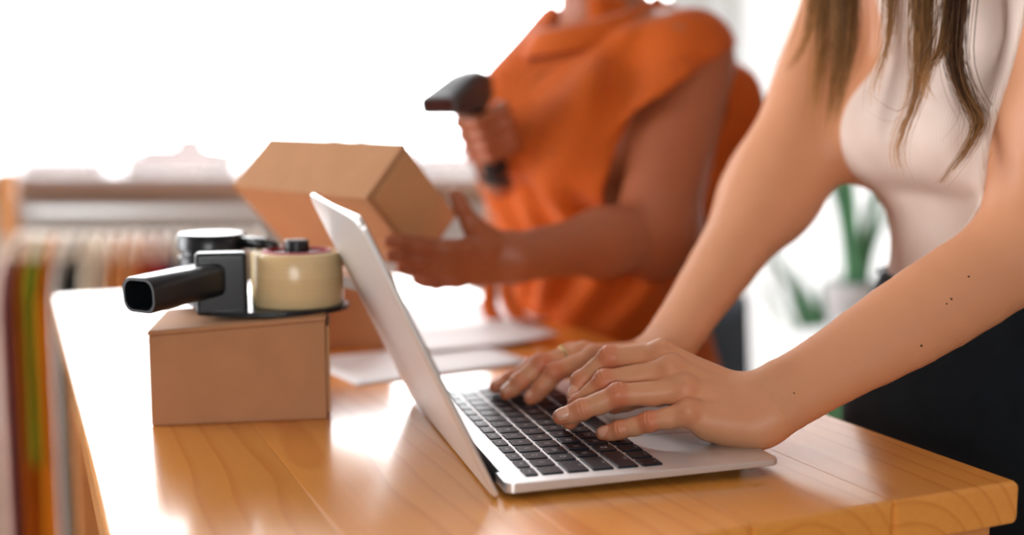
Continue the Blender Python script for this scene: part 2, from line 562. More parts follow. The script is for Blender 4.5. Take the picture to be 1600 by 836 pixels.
def window(name, axis, at, u0, u1, z0, z1, mull, label, t=.05):
    """frame bars and a pane of glass per bay; axis 'x' = in a wall along x at y=at"""
    r = bpy.data.objects.new(name, None); COL.objects.link(r)
    tag(r, label, kind='structure')
    c = (u0 + u1) / 2
    r.location = (c, at, z0) if axis == 'x' else (at, c, z0)
    def bx(nm, a, b, c0, c1, d, m):
        cc = ((a + b) / 2 - c, 0, (c0 + c1) / 2 - z0); ss = (b - a, d, c1 - c0)
        if axis == 'y': cc = (0, cc[0], cc[2]); ss = (d, ss[0], ss[2])
        box(nm, cc, ss, m, r, bevel=.004 if m is not M['glass'] else 0)
    bx('window_frame', u0, u1, z0, z0 + t, .07, M['whiteframe']); bx('window_frame', u0, u1, z1 - t, z1, .07, M['whiteframe'])
    us = [u0] + list(mull) + [u1]
    for i, u in enumerate(us):
        lo, hi = (u, u + t) if i == 0 else ((u - t, u) if i == len(us) - 1 else (u - t / 2, u + t / 2))
        bx('window_frame', lo, hi, z0 + t, z1 - t, .07, M['whiteframe'])
    for a, b in zip(us[:-1], us[1:]):
        bx('pane', a + t * .6, b - t * .6, z0 + t, z1 - t, .006, M['glass'])
    return r
window('window_1', 'x', YF + .1, WX0, WX1, SILL, WT, [-2.35], 'wide bright window above the wooden sill', t=.03)
window('window_2', 'x', YF + .1, DX0, DX1, .02, WT, [1.65], 'tall glazed door behind the sheer curtain')
window('fill_window_side', 'y', XL - .1, .5, 2.5, .3, 2.7, [1.5], 'added side window for light from the left')  # unseen window, added and sized for light from the left
window('fill_window_rear', 'x', YB - .1, -.8, .8, .95, 2.25, [0], 'added window behind the photographer for fill light')  # unseen window, added as weak fill from behind the camera
s_ = box('window_sill', (0, 0, 0), (WX1 - WX0 + .1, .26, .045), M['sillwood'], None, .004, loc=((WX0 + WX1) / 2, YF - .06, SILL - .0225 + .002))
s_.name = 'trim_1'; tag(s_, 'brown wooden board along the window sill', kind='structure')

# sheer curtain in front of the glazed door
V = []; F = []
nx, nz = 160, 6
for j in range(nz):
    for i in range(nx):
        u = i / (nx - 1)
        V.append((.62 + u * 1.95, YF - .16 + .035 * math.sin(u * 70) + .012 * math.sin(u * 31 + 1), .03 + (WT + .05) * j / (nz - 1)))
for j in range(nz - 1):
    for i in range(nx - 1):
        a = j * nx + i; F.append((a, a + 1, a + 1 + nx, a + nx))
cu = mobj('sheer_curtain', V, F, M['sheer'])
tag(cu, 'white sheer curtain hanging before the glazed door', 'curtain')
box('curtain_rod', (0, 0, 0), (2.1, .02, .02), M['metalrail'], cu, .004, loc=tuple(np.array((1.6, YF - .16, WT + .08)) - np.array(cu.location)))

# ------------------------------------------------------------------ outside: hazy city far below the window
boxes('ground', [(-1500, 1500, 12, 2500, -31, -30)], plain('city_ground', (.42, .40, .42), .9, var=.1, vscale=.01), label='hazy ground far outside the window')
def building(x, y, wd, dp, top, col, label, roof=0.0):
    e = empty('distant_building', (x, y, -30), label, 'building', 'hazy buildings outside the window')
    m = plain('haze_facade', col, .9, spec=.1, var=.03, vscale=.2)
    box('wall', (0, 0, (top + 30) / 2), (wd, dp, top + 30), m, e)
    bm = bmesh.new(); bm_box(bm, (0, 0, top + 30 + roof / 2 + .3), (wd * (.55 if roof > 3 else 1.04), dp * .8, roof + .6)); bm_obj('roof', bm, m, e)
building(-124, 800, 8.5, 9, 33, (.046, .043, .058), 'taller pale lilac tower standing outside the window', 5)
building(-105, 800, 9.0, 9, 27, (.05, .047, .062), 'shorter pale lilac tower beside the taller one', 3)
spec_b = [(-120, 420, 34, -6), (-92, 470, 30, -9), (-150, 500, 40, -8), (-70, 380, 22, -11), (-45, 430, 30, -8), (-18, 400, 26, -7),
          (-178, 450, 30, -10), (12, 460, 34, -9), (-102, 360, 14, -3)]
nm_b = ['second', 'fourth', 'broad', 'sixth', 'seventh', 'eighth', 'leftmost', 'rightmost', 'narrow peaked']
for (x, y, wd, top), q in zip(spec_b, nm_b):
    building(x, y, wd, 14, top, (.115 + .02 * random.random(), .100, .094), f'low pinkish block outside the window, {q} of the distant row', random.choice((.5, 1.5, 3.5)))

# ------------------------------------------------------------------ the table: boards along its length, frame and legs
TYAW = .4105
TC = np.array((.3723, .8006, 0.0))
TW, TL, TH = .6215, 1.288, .033
table = empty('work_table', tuple(TC), 'honey-coloured wooden work table with a thick plank top', 'table', rz=TYAW)
def board(x0, x1, y0, y1, z0, z1, rl, rr, re, nm='plank', parent=table, mat_=None):
    """a board: x-z section with its own edge radii, ends eased by re; origin on the board's middle"""
    cx, cy = (x0 + x1) / 2, (y0 + y1) / 2
    def sec(ins, ):
        return rrect(x0 - cx + ins, x1 - cx - ins, z0 - z1 + ins, -ins, (max(rr - ins, .0004), max(rl - ins, .0004), max(rl - ins, .0004), max(rr - ins, .0004)), 4)
    rings = []
    L = y1 - y0
    for ins, yy in ((re, 0), (re * .3, re * .3), (0, re), (0, L - re), (re * .3, L - re * .3), (re, L)):
        rings.append([(p[0], yy - L / 2, p[1]) for p in sec(ins)])
    V, F = loft(rings)
    F = [tuple(reversed(f)) for f in F]
    me = mesh(nm, V, F); me.set_sharp_from_angle(angle=math.radians(50))
    return wn(link(nm, me, mat_ or M['wood'], parent, (cx, cy, z1)))
edges = [0, .118, .236, .352, .485, TW]
for i in range(5):
    x1 = -edges[i]; x0 = -edges[i + 1]
    board(x0 + .00006, x1 - .00006, 0, TL, ZT - TH, ZT, .006 if i == 4 else .0004, .006 if i == 0 else .0004, .004)
# under-frame: second layer a little inset, aprons and legs
for (x0, x1, y0, y1) in ((-TW + .012, -.012, .014, .064), (-TW + .012, -.012, TL - .064, TL - .014)):
    box('batten', ((x0 + x1) / 2, (y0 + y1) / 2, ZT - TH - .016), (x1 - x0, y1 - y0, .032), M['wood_dull'], table, .003)
for (x0, x1, y0, y1) in ((-.05, -.025, .07, TL - .07), (-TW + .025, -TW + .05, .07, TL - .07), (-TW + .06, -.06, .07, .095), (-TW + .06, -.06, TL - .095, TL - .07)):
    box('apron', ((x0 + x1) / 2, (y0 + y1) / 2, ZT - TH - .0325 - .055), (x1 - x0, y1 - y0, .11), M['wood_dull'], table, .002)
for x in (-.055, -TW + .055):
    for y in (.055, TL - .055):
        box('leg', (x, y, (ZT - TH - .033) / 2), (.075, .075, ZT - TH - .033), M['wood_dull'], table, .004)

# ------------------------------------------------------------------ the laptop (x from hinge to front, y from near side to far side)
LYAW = .2746
LO = np.array((-.0042, .7565, ZT))
LD, LW = .2124, .304
lap = empty('laptop', tuple(LO), 'open silver laptop with black keys on the wooden table', 'laptop', rz=LYAW)
def lapw(x, y, z):
    c, s = math.cos(LYAW), math.sin(LYAW)
    return np.array((LO[0] + x * c - y * s, LO[1] + x * s + y * c, ZT + z))
ZD = .0115
rings = []
base_o = rrect(0, LD, 0, LW, (.010, .007, .007, .010), 8)
def inset(poly, d):
    cx, cy = LD / 2, LW / 2
    return [(cx + (p[0] - cx) * (1 - d / (LD / 2)), cy + (p[1] - cy) * (1 - d / (LW / 2))) for p in poly]
zb = lambda x: .0040 + .0036 * (x / LD)
rings.append([(p[0], p[1], .0020 + .004 * p[0] / LD) for p in inset(base_o, .016)])
rings.append([(p[0], p[1], zb(p[0]) - .0006) for p in inset(base_o, .002)])
rings.append([(p[0], p[1], zb(p[0]) + .0004) for p in base_o])
rings.append([(p[0], p[1], ZD - .0008) for p in base_o])
rings.append([(p[0], p[1], ZD - .0001) for p in inset(base_o, .0003)])
rings.append([(p[0], p[1], ZD) for p in inset(base_o, .0009)])
V, F = loft(rings)
me = mesh('base', V, F); me.set_sharp_from_angle(angle=math.radians(35))
wn(link('base', me, M['alu'], lap))
for x, y in ((.02, .03), (.02, LW - .03), (.185, .03), (.185, LW - .03)):
    V, F = lathe_arrays([(0, 0), (.0075, 0), (.008, .001), (.008, .0055), (0, .0055)], 20, (x, y, 0))
    link('rubber_foot', mesh('rubber_foot', V, F), M['rubber'], lap)
# hinge bar
V, F = tube_arrays([(.0015, .028, .0078), (.0015, LW - .028, .0078)], .0042, 16)
link('hinge', mesh('hinge', V, F), M['rubber'], lap)
# trackpad
def plate(name, x0, x1, y0, y1, z0, z1, r, material, parent):
    o = rrect(x0, x1, y0, y1, r, 5)
    V, F = loft([[(p[0], p[1], z0) for p in o], [(p[0], p[1], z1) for p in o]])
    me = mesh(name, V, F, False)
    return link(name, me, material, parent)
plate('trackpad_groove', .1305, .2085, .0905, .2135, ZD - .0004, ZD + .00012, .0035, M['rubber'], lap)
plate('trackpad', .1309, .2081, .0909, .2131, ZD - .0004, ZD + .0002, .0032, M['alu'], lap)
# keys
KA, KB, U = .018, .0125, .019
rows = [(KA, .0098, [14.5 / 14] * 14, ['esc', 'F1', 'F2', 'F3', 'F4', 'F5', 'F6', 'F7', 'F8', 'F9', 'F10', 'F11', 'F12', '']),
        (KA + .0125, .0163, [1] * 13 + [1.5], list('`1234567890-=') + ['delete']),
        (KA + .0125 + U, .0163, [1.5] + [1] * 13, ['tab'] + list('QWERTYUIOP[]\\')),
        (KA + .0125 + 2 * U, .0163, [1.75] + [1] * 11 + [1.75], ['caps'] + list("ASDFGHJKL;'") + ['return']),
        (KA + .0125 + 3 * U, .0163, [2.25] + [1] * 10 + [2.25], ['shift'] + list('ZXCVBNM,./') + ['shift']),
        (KA + .0125 + 4 * U, .0163, [1, 1, 1, 1.25, 5, 1.25, 1, 1, 1, 1], ['fn', 'ctrl', 'opt', 'cmd', '', 'cmd', 'opt', '<', '', '>'])]
KEYM = {}
def key_mesh(dx, dy):
    k = (round(dx, 5), round(dy, 5))
    if k in KEYM: return KEYM[k]
    rg = []
    for ins, z in ((0, -.001), (0, .0007), (.00025, .00105), (.0008, .0012)):
        rg.append([(p[0], p[1], z) for p in rrect(-dx / 2 + ins, dx / 2 - ins, -dy / 2 + ins, dy / 2 - ins, .0016 - ins, 3)])
    V, F = loft(rg)
    me = mesh('key', V, F); me.materials.append(M['key']); me.set_sharp_from_angle(angle=math.radians(50))
    KEYM[k] = me
    return me
TXT = {}
def text_mesh(t, size):
    k = (t, size)
    if k in TXT: return TXT[k]
    cu_ = bpy.data.curves.new('legend', 'FONT'); cu_.body = t; cu_.size = size; cu_.align_x = 'CENTER'; cu_.align_y = 'CENTER'; cu_.resolution_u = 2
    o = bpy.data.objects.new('legend_tmp', cu_); COL.objects.link(o)
    dg = bpy.context.evaluated_depsgraph_get()
    me = bpy.data.meshes.new_from_object(o.evaluated_get(dg)); me.name = 'legend'
    bpy.data.objects.remove(o)
    me.materials.clear(); me.materials.append(M['legend'])
    TXT[k] = me
    return me
for x0, hx, ws, names in rows:
    y = KB - .00135
    for wd, nm in zip(ws, names):
        dy = wd * U - .0027
        ko = wn(link('key', key_mesh(hx, dy), None, lap, (x0 + hx / 2, y + wd * U / 2, ZD)))
        y += wd * U
        if nm:
            big = len(nm) == 1
            lo_ = (0, 0, .00126) if big else (hx / 2 - .0032 if hx > .012 else 0, 0, .00126)
            link('legend', text_mesh(nm, .0062 if big else .0034), None, ko, lo_, (0, 0, math.pi / 2))
# the arrow keys up / down share one place: split bar
box('key_gap', (KA + .0125 + 4 * U + .00815, KB + 13 * U - U / 2 - .0013 + U * 0, ZD + .0012), (.0008, .0163, .0003), M['rubber'], lap)
# lid with display
LA = math.radians(64.6); LH = .217
lid = bpy.data.objects.new('lid', None); COL.objects.link(lid); lid.parent = lap
lid.location = (-.0045, 0, .0028)
ux, uz = -math.cos(LA), math.sin(LA)          # up the lid
nx_, nz_ = -math.sin(LA), -math.cos(LA)       # outward, away from the user
def lidp(u, y, n): return (ux * u + nx_ * n, y, uz * u + nz_ * n)
lo_ = rrect(0, LH, 0, LW, (.010, .003, .003, .010), 8)
def ins2(poly, d): return [(LH / 2 + (p[0] - LH / 2) * (1 - 2 * d / LH), LW / 2 + (p[1] - LW / 2) * (1 - 2 * d / LW)) for p in poly]
rg = []
for d_, n_ in ((.0006, -.0004), (0, .0002), (0, .0026), (.0008, .0036), (.003, .0044)):
    rg.append([lidp(p[0], p[1], n_) for p in ins2(lo_, d_)])
V, F = loft(rg)
me = mesh('lid_shell', V, F); me.set_sharp_from_angle(angle=math.radians(45))
wn(link('lid_shell', me, M['alu'], lid))
o1 = rrect(.004, LH - .0016, .0016, LW - .0016, .008, 6)
V, F = loft([[lidp(p[0], p[1], -.0004) for p in o1], [lidp(p[0], p[1], -.0010) for p in o1]])
link('bezel', mesh('bezel', V, F, False), M['rubber'], lid)
o1 = rrect(.018, LH - .010, .009, LW - .009, .002, 4)
V, F = loft([[lidp(p[0], p[1], -.0009) for p in o1], [lidp(p[0], p[1], -.0012) for p in o1]])
link('display', mesh('display', V, F, False), M['screen'], lid)

# ------------------------------------------------------------------ cardboard boxes
def carton(name, c0, ux_, uy_, uz_, a, b, h, label, lid_tilt=0.0, tape=False):
    """mailer box from a bottom corner c0 and three unit directions; lid panel, tuck flap and panels as pieces"""
    c0 = np.array(c0, float); ux_, uy_, uz_ = (np.array(q, float) for q in (ux_, uy_, uz_))
    e = empty(name, tuple(c0 + ux_ * a / 2 + uy_ * b / 2), label, 'box', 'brown cardboard boxes')
    def hexa(nm, x0, x1, y0, y1, z0, z1, bev=.0012, m=M['card'], shear=0.0):
        bm = bmesh.new()
        bm_box(bm, ((x0 + x1) / 2, (y0 + y1) / 2, (z0 + z1) / 2), (x1 - x0, y1 - y0, z1 - z0), None, bev, 2)
        V = np.array([v.co[:] for v in bm.verts])
        V[:, 2] += shear * V[:, 0] / a * np.clip(V[:, 2] / (h * .9), 0, 1)
        F = [[v.index for v in f.verts] for f in bm.faces]; bm.verts.index_update()
        bm.free()
        W_ = c0 + V[:, :1] * ux_ + V[:, 1:2] * uy_ + V[:, 2:] * uz_
        return wn(mobj(nm, W_, F, m, e))
    t = .003
    hexa('body', 0, a, 0, b, 0, h - .0045, shear=lid_tilt)
    # lid: top panel with front lip that tucks over the body
    hexa('lid', -.0008, a + .0008, -.0008, b + .0008, h - .0044, h, .0014, shear=lid_tilt)
    hexa('lid_flap', a + .0004, a + .0034, .004, b - .004, h * .06, h - .006 + lid_tilt * .6, .001, M['card_in'])
    if tape:
        hexa('tape_strip', a * .02, a * .98, b * .42, b * .58, h + .0001, h + .0004, 0, M['tape'])
    return e
def dirs(yaw): return (math.cos(yaw), math.sin(yaw), 0), (-math.sin(yaw), math.cos(yaw), 0), (0, 0, 1)
B1 = carton('cardboard_box', (-.3118, .9530, ZT + .0002), *dirs(.165), .1500, .125, .0835, 'brown cardboard box under the black tape dispenser', .009)
B2 = carton('cardboard_box', (-.2750, 1.2850, ZT + .0002), *dirs(.22), .135, .13, .088, 'brown cardboard box on the table behind the laptop lid')
BA = np.array((-.1476, 1.14, 1.107)); BR = np.array([[-0.757, 0.653, 0.024], [0.4723, 0.5214, 0.7107], [0.4515, 0.5494, -0.7031]])
# held box: upper face spanned by AB and AC, so its own 'up' is against AD
B3 = carton('cardboard_box', BA + BR[2] * .1129 + BR[0] * .2271, -BR[0], BR[1], -BR[2], .2271, .0757, .1129, 'brown cardboard box held in the hand of the person in orange')

# ------------------------------------------------------------------ tape dispenser lying on the first box
td = empty('tape_dispenser', (-.225, 1.03, 1.012), 'black tape dispenser with a roll of clear tape lying on a box', 'tape dispenser')
zp = 1.0115
# flat side plate lying on the box
o1 = spline([(-.272, .985), (-.235, .978), (-.19, .984), (-.157, 1.01), (-.155, 1.05), (-.20, 1.075), (-.26, 1.10), (-.315, 1.10), (-.318, 1.065), (-.29, 1.03), (-.276, 1.0)], 40)
V, F = loft([[(p[0], p[1], zp + .0) for p in o1], [(p[0], p[1], zp + .004) for p in o1]])
F = [tuple(reversed(f)) for f in F]
mobj('side_plate', V, F, M['blackplastic'], td, smooth=False)
rc = (-.1975, 1.032, zp + .0045)
V, F = lathe_arrays([(.0315, 0), (.0415, 0), (.0420, .0006), (.0420, .0474), (.0415, .048), (.0315, .048), (.0315, 0)], 64, rc)
roll = mobj('tape_roll', V, F, M['tape'], td); roll.data.set_sharp_from_angle(angle=math.radians(40))
V, F = lathe_arrays([(.028, -.0005), (.0314, -.0005), (.0314, .0494), (.028, .0494), (.028, -.0005)], 48, rc)
core = mobj('cardboard_core', V, F, M['red'], td); core.data.set_sharp_from_angle(angle=math.radians(40))
V, F = lathe_arrays([(.0, .0), (.026, .0), (.0275, .002), (.0275, .044), (.024, .047), (.011, .047), (.011, .0575), (.0095, .0590), (0, .0590)], 40, rc)
hub = mobj('hub', V, F, M['blackplastic'], td); hub.data.set_sharp_from_angle(angle=math.radians(40))
# end block between handle and roll
box('frame_block', (0, 0, 0), (.045, .020, .056), M['blackplastic'], td, .004, 3, loc=tuple(np.array((-.258, .995, zp + .028)) - np.array(td.location)), rot=(0, 0, math.radians(12)))
box('frame_block', (0, 0, 0), (.020, .050, .012), M['blackplastic'], td, .003, 3, loc=tuple(np.array((-.262, 1.03, zp + .010)) - np.array(td.location)), rot=(0, 0, math.radians(20)))
# hollow handle: rounded-rectangular tube pointing to the left and the camera
h0 = np.array((-.262, 1.000, 1.0440)); h1 = np.array((-.3075, .9200, 1.0392))
ax_ = (h1 - h0); ax_ /= np.linalg.norm(ax_); sd = np.cross((0, 0, 1), ax_); sd /= np.linalg.norm(sd); up_ = np.cross(ax_, sd)
def sect(c, sx, sy, r): return [tuple(c + sd * p[0] + up_ * p[1]) for p in rrect(-sx, sx, -sy, sy, r, 6)]
rg = [sect(h0, .0150, .0150, .007), sect(h0 + (h1 - h0) * .5, .0168, .0148, .009), sect(h1 - ax_ * .002, .0190, .0152, .011), sect(h1, .0184, .0146, .0105),
      sect(h1, .0160, .0122, .009), sect(h1 - ax_ * .003, .0156, .0118, .009), sect(h1 - ax_ * .06, .0125, .0115, .007)]
V, F = loft(rg); hd = mobj('handle', V, F, M['blackplastic'], td); hd.data.set_sharp_from_angle(angle=math.radians(40))
# pressure roller drum at the far side, arm from it to the hub
V, F = lathe_arrays([(0, 0), (.029, 0), (.031, .002), (.031, .040), (.0295, .0415), (.0295, .046), (.0325, .047), (.0325, .059), (.030, .062), (0, .0625)], 48, (-.289, 1.082, zp + .003))
dr = mobj('roller_drum', V, F, M['blackplastic'], td); dr.data.set_sharp_from_angle(angle=math.radians(40))
V, F = tube_arrays([(-.262, 1.075, 1.068), (-.235, 1.060, 1.068), (-.222, 1.052, 1.066)], [.0065, .006, .005], 12)
mobj('spring_arm', V, F, M['blackplastic'], td)
box('cutter_blade', (0, 0, 0), (.004, .05, .010), M['metalrail'], td, loc=tuple(np.array((-.155, 1.06, zp + .02)) - np.array(td.location)), rot=(0, 0, .5))

# ------------------------------------------------------------------ papers on the table
def sheet(c, yaw, a, b, label, z, curl=.0):
    V = []; F = []; n = 12
    c_, s__ = math.cos(yaw), math.sin(yaw)
    for lay in (0, 1):
        for j in range(n):
            for i in range(n):
                x = (i / (n - 1) - .5) * a; y = (j / (n - 1) - .5) * b
                zz = z + curl * (max(0, i / (n - 1) - .4) ** 2) * 2 + curl * .4 * (1 + math.sin(j * .8)) * .2 - lay * .0004
                V.append((c[0] + x * c_ - y * s__, c[1] + x * s__ + y * c_, zz))
    for lay in (0, 1):
        for j in range(n - 1):
            for i in range(n - 1):
                q = lay * n * n + j * n + i
                f = (q, q + 1, q + 1 + n, q + n)
                F.append(f if lay == 0 else f[::-1])
    ring = [i for i in range(n)] + [j * n + n - 1 for j in range(1, n)] + [n * n - 2 - i for i in range(n - 1)] + [j * n for j in range(n - 2, 0, -1)]
    for q in range(len(ring)):
        a_, b_ = ring[q], ring[(q + 1) % len(ring)]
        F.append((b_, a_, a_ + n * n, b_ + n * n))
    o = mobj('paper_sheet', V, F, M['paper'])
    return tag(o, label, 'paper', 'paper sheets on the table')
sheet((-.105, 1.225), .55, .21, .148, 'white paper sheet lying half hidden behind the laptop lid', ZT + .0012, .002)
sheet((-.065, 1.36), .42, .20, .148, 'white paper sheet lying between the laptop and the person in orange', ZT + .0030, .012)
sheet((-.085, 1.55), .42, .21, .20, 'white paper sheet under the held box, farthest along the table', ZT + .0012, .004)
# ------------------------------------------------------------------ people
def A(*p): return np.array(p, np.float32)
LC, LS = math.cos(LYAW), math.sin(LYAW)
def to_lap(P):
    d = P - LO.astype(np.float32)
    return np.stack([d[:, 0] * LC + d[:, 1] * LS, -d[:, 0] * LS + d[:, 1] * LC, d[:, 2]], 1).astype(np.float32)
def lw(*p): return lapw(*p).astype(np.float32)
TSH = .045
def to_b(P): return to_lap(P) - np.array((TSH, 0, 0), np.float32)     # torso frame of the person at the laptop
def lb(x, y, z): return lw(x + TSH, y, z)

def unit(v): v = np.asarray(v, float); return v / (np.linalg.norm(v) + 1e-12)

class Hand:
    """palm and five jointed fingers as a distance field; pts = dict of joint chains (MCP, PIP, DIP, tip)"""
    def __init__(s, W, fingers, thumb, dorsal, scale=1.0, rad=None, heel=None):
        s.W = np.asarray(W, float); s.f = [[np.asarray(p, float) for p in c] for c in fingers]
        s.th = [np.asarray(p, float) for p in thumb]; s.n = unit(dorsal); s.k = scale
        s.heel = heel
        m = scale * .001
        s.rad = rad or [[9.6 * m, 8.7 * m, 7.6 * m, 6.3 * m], [9.9 * m, 8.9 * m, 7.8 * m, 6.5 * m], [9.4 * m, 8.5 * m, 7.4 * m, 6.2 * m], [7.9 * m, 7.1 * m, 6.3 * m, 5.4 * m]]
        s.lo = np.min([s.W] + [p for c in s.f for p in c] + s.th, 0) - .03
        s.hi = np.max([s.W] + [p for c in s.f for p in c] + s.th, 0) + .03
    def sdf(s, P):
        m = s.k * .001; n = s.n
        across = unit(s.f[3][0] - s.f[0][0])
        palm = None
        for i, c in enumerate(s.f):
            base = s.W + across * (i - 1.5) * 8.5 * m + (c[0] - s.W) * .12 - n * 2 * m
            q = cap(P, base - n * 5 * m, c[0] - n * 2.5 * m, 13.0 * m, s.rad[i][0] * 1.14)
            palm = q if palm is None else smin(palm, q, 9 * m)
        # pads of the palm
        c0, c3 = s.f[0][0], s.f[3][0]
        hyp = cap(P, s.W + across * 13 * m - n * 8 * m + (c3 - s.W) * .22, s.W + (c3 - s.W) * .74 + across * 3 * m - n * 9 * m, 14.5 * m, 12.5 * m)
        palm = smin(palm, hyp, 9 * m)
        if s.heel is not None:
            palm = smin(palm, ell(P, s.heel[0], s.heel[1]), 12 * m)
        the = cap(P, s.W - across * 9 * m - n * 8 * m + (c0 - s.W) * .2, s.th[1], 14 * m, 10.5 * m)
        palm = smin(palm, the, 8 * m)
        mid = cap(P, s.W - n * 4 * m, (s.f[1][0] + s.f[2][0]) / 2 - n * 6 * m, 15 * m, 11 * m)
        palm = smin(palm, mid, 8 * m)
        # tendons and knuckles standing out on the back of the hand
        for i, c in enumerate(s.f):
            palm = smin(palm, cap(P, c[0] + n * 2.2 * m, s.W + (c[0] - s.W) * .30 + n * 1.5 * m + across * (i - 1.5) * 4 * m, s.rad[i][0] * .86, 2.6 * m), 4.5 * m)
            kn = c[0] + n * 4.2 * m + unit(c[0] - s.W) * 1.0 * m
            palm = smin(palm, ell(P, kn - n * (1.2 * m if i == 3 else 0), ((7.2 if i == 3 else 8.2) * m,) * 3), 5 * m)
        fing = None
        chains = [(c, r) for c, r in zip(s.f, s.rad)]
        tr = [11.5 * m, 9.8 * m, 8.6 * m, 6.8 * m]
        for c, r in chains + [(s.th, tr)]:
            q = chain(P, c, r, 3.2 * m)
            # joint swellings and fleshy pads between the joints
            for j in (1, 2):
                d1 = unit(c[j] - c[j - 1]); d2 = unit(c[j + 1] - c[j]); out = unit(d1 - d2 + n * .15)
                q = smin(q, ell(P, c[j] + out * .9 * m, (r[j] * .99,) * 3), 3 * m)
                # skin creases over the joint
                ax = unit(d1 + d2)
                rel = P - c[j].astype(np.float32)
                along = rel @ ax.astype(np.float32); up = rel @ out.astype(np.float32)
                wgt = np.clip(up / r[j] - .35, 0, 1) * np.exp(-(along / (4.2 * m)) ** 2) if j == 1 else np.clip(up / r[j] - .35, 0, 1) * np.exp(-(along / (2.8 * m)) ** 2)
                q = q + wgt * .50 * m * np.cos(along / (.50 * m) + .8 * np.sin((rel @ np.cross(ax, out).astype(np.float32)) / (2.2 * m)))
            for j in (0, 1, 2):
                midp = (c[j] + c[j + 1]) / 2
                d = unit(c[j + 1] - c[j]); pal = unit(-n + d * (n @ d))
                q = smin(q, ell(P, midp + pal * r[j + 1] * .28, (r[j + 1] * .86,) * 3), 5 * m)
            fing = q if fing is None else smin(fing, q, 1.2 * m)
        return smin(palm, fing, 5.5 * m)
    def tint(s, V):
        """redder knuckles and fingertips"""
        t = np.ones((len(V), 3))
        for c, r in zip(s.f + [s.th], s.rad + [s.rad[0]]):
            for j, (a, wd) in enumerate(((.6, .012), (1.15, .0105), (.9, .0085), (.85, .010))):
                d = np.linalg.norm(V - c[j], axis=1)
                g = np.exp(-(np.maximum(d - r[min(j, 3)], 0) / .0035) ** 2) * a * np.exp(-(d / (wd * 1.6)) ** 2)
                t *= 1 - g[:, None] * np.array([.07, .46, .52])
        return t

def nail(hand, i, mat_, parent, side=(0, 0, 0), size=1.0):
    c = hand.f[i] if i < 4 else hand.th
    r = hand.rad[i][3] if i < 4 else .0068
    d = unit(c[3] - c[2])
    prev = unit(c[2] - c[1])
    up = unit((hand.n + np.array(side)) - d * ((hand.n + np.array(side)) @ d))
    sx = np.cross(d, up)
    V = []; F = []
    nu, nv = 9, 8
    L = r * 1.9 * size; Wd = r * .86 * size
    for lay in (0, 1):
        for j in range(nv):
            v = j / (nv - 1)
            for q in range(nu):
                u = q / (nu - 1) * 2 - 1
                w_ = Wd * (1 - .22 * (abs(v - .45) * 1.6) ** 3) * (1.0 if 0 < j < nv - 1 else .72)
                x = u * w_
                y = -L * .78 + v * L
                round_ = math.sqrt(max(0, 1 - (u * .80) ** 2))
                z = r * 1.15 * round_ - max(0, v - .55) ** 2 * r * .55 - (lay * .0009) - (.0006 if j == 0 else 0)
                V.append(c[3] + d * y + sx * x + up * z)
    for lay in (0, 1):
        for j in range(nv - 1):
            for q in range(nu - 1):
                k = lay * nu * nv + j * nu + q
                f = (k, k + 1, k + 1 + nu, k + nu)
                F.append(f if lay == 0 else f[::-1])
    N = nu * nv
    ring = list(range(nu)) + [j * nu + nu - 1 for j in range(1, nv)] + [N - 2 - i_ for i_ in range(nu - 1)] + [j * nu for j in range(nv - 2, 0, -1)]
    for q in range(len(ring)):
        a_, b_ = ring[q], ring[(q + 1) % len(ring)]
        F.append((b_, a_, a_ + N, b_ + N))
    return mobj('fingernail', V, F, mat_, parent)

def body_mesh(fn, lo, hi, h, fine, tintfn=None):
    """whole figure at cell h, the hands (fine = list of (centre test, lo, hi, h)) at their own finer cell, joined into one mesh"""
    V, F = sdf_mesh(fn, lo, hi, h)
    parts_V = []; parts_F = []; off = 0
    cen = V[F].mean(1)
    keep = np.ones(len(F), bool)
    for test, flo, fhi, fh in fine:
        keep &= ~(test(cen) > h * 1.5)
    V, F = drop(V, F, keep)
    parts_V.append(V); parts_F.append(F); off = len(V)
    for test, flo, fhi, fh in fine:
        v, f = sdf_mesh(fn, flo, fhi, fh)
        v, f = drop(v, f, test(v[f].mean(1)) > -h * .5)
        parts_V.append(v); parts_F.append(f + off); off += len(v)
    return np.concatenate(parts_V), np.concatenate(parts_F)

def head_sdf(P, c, F_, S_, r=1.0):
    """head with brow, nose, lips, chin and ears; F_ forward, S_ to its left"""
    R = np.stack([F_, S_, np.cross(F_, S_)]).astype(np.float32)
    q = (P - np.asarray(c, np.float32)) @ R.T
    d = ell(q, (-.012, 0, .025), (.098, .076, .098))
    d = smin(d, ell(q, (.022, 0, -.045), (.068, .058, .075)), .03)
    d = smin(d, ell(q, (.062, 0, -.098), (.022, .024, .018)), .025)
    d = smin(d, cap(q, A(.088, 0, .012), A(.106, 0, -.028), .007, .011), .012)
    d = smin(d, ell(q, (.086, 0, -.060), (.010, .022, .009)), .010)
    for s_ in (-1, 1):
        d = smax(d, -ell(q, (.098, .031 * s_, .010), (.016, .017, .011)), .012)
        d = smin(d, ell(q, (.079, .031 * s_, .010), (.0115, .0115, .0115)), .002)
        d = smin(d, ell(q, (0, .077 * s_, -.012), (.018, .007, .030)), .008)
    return d

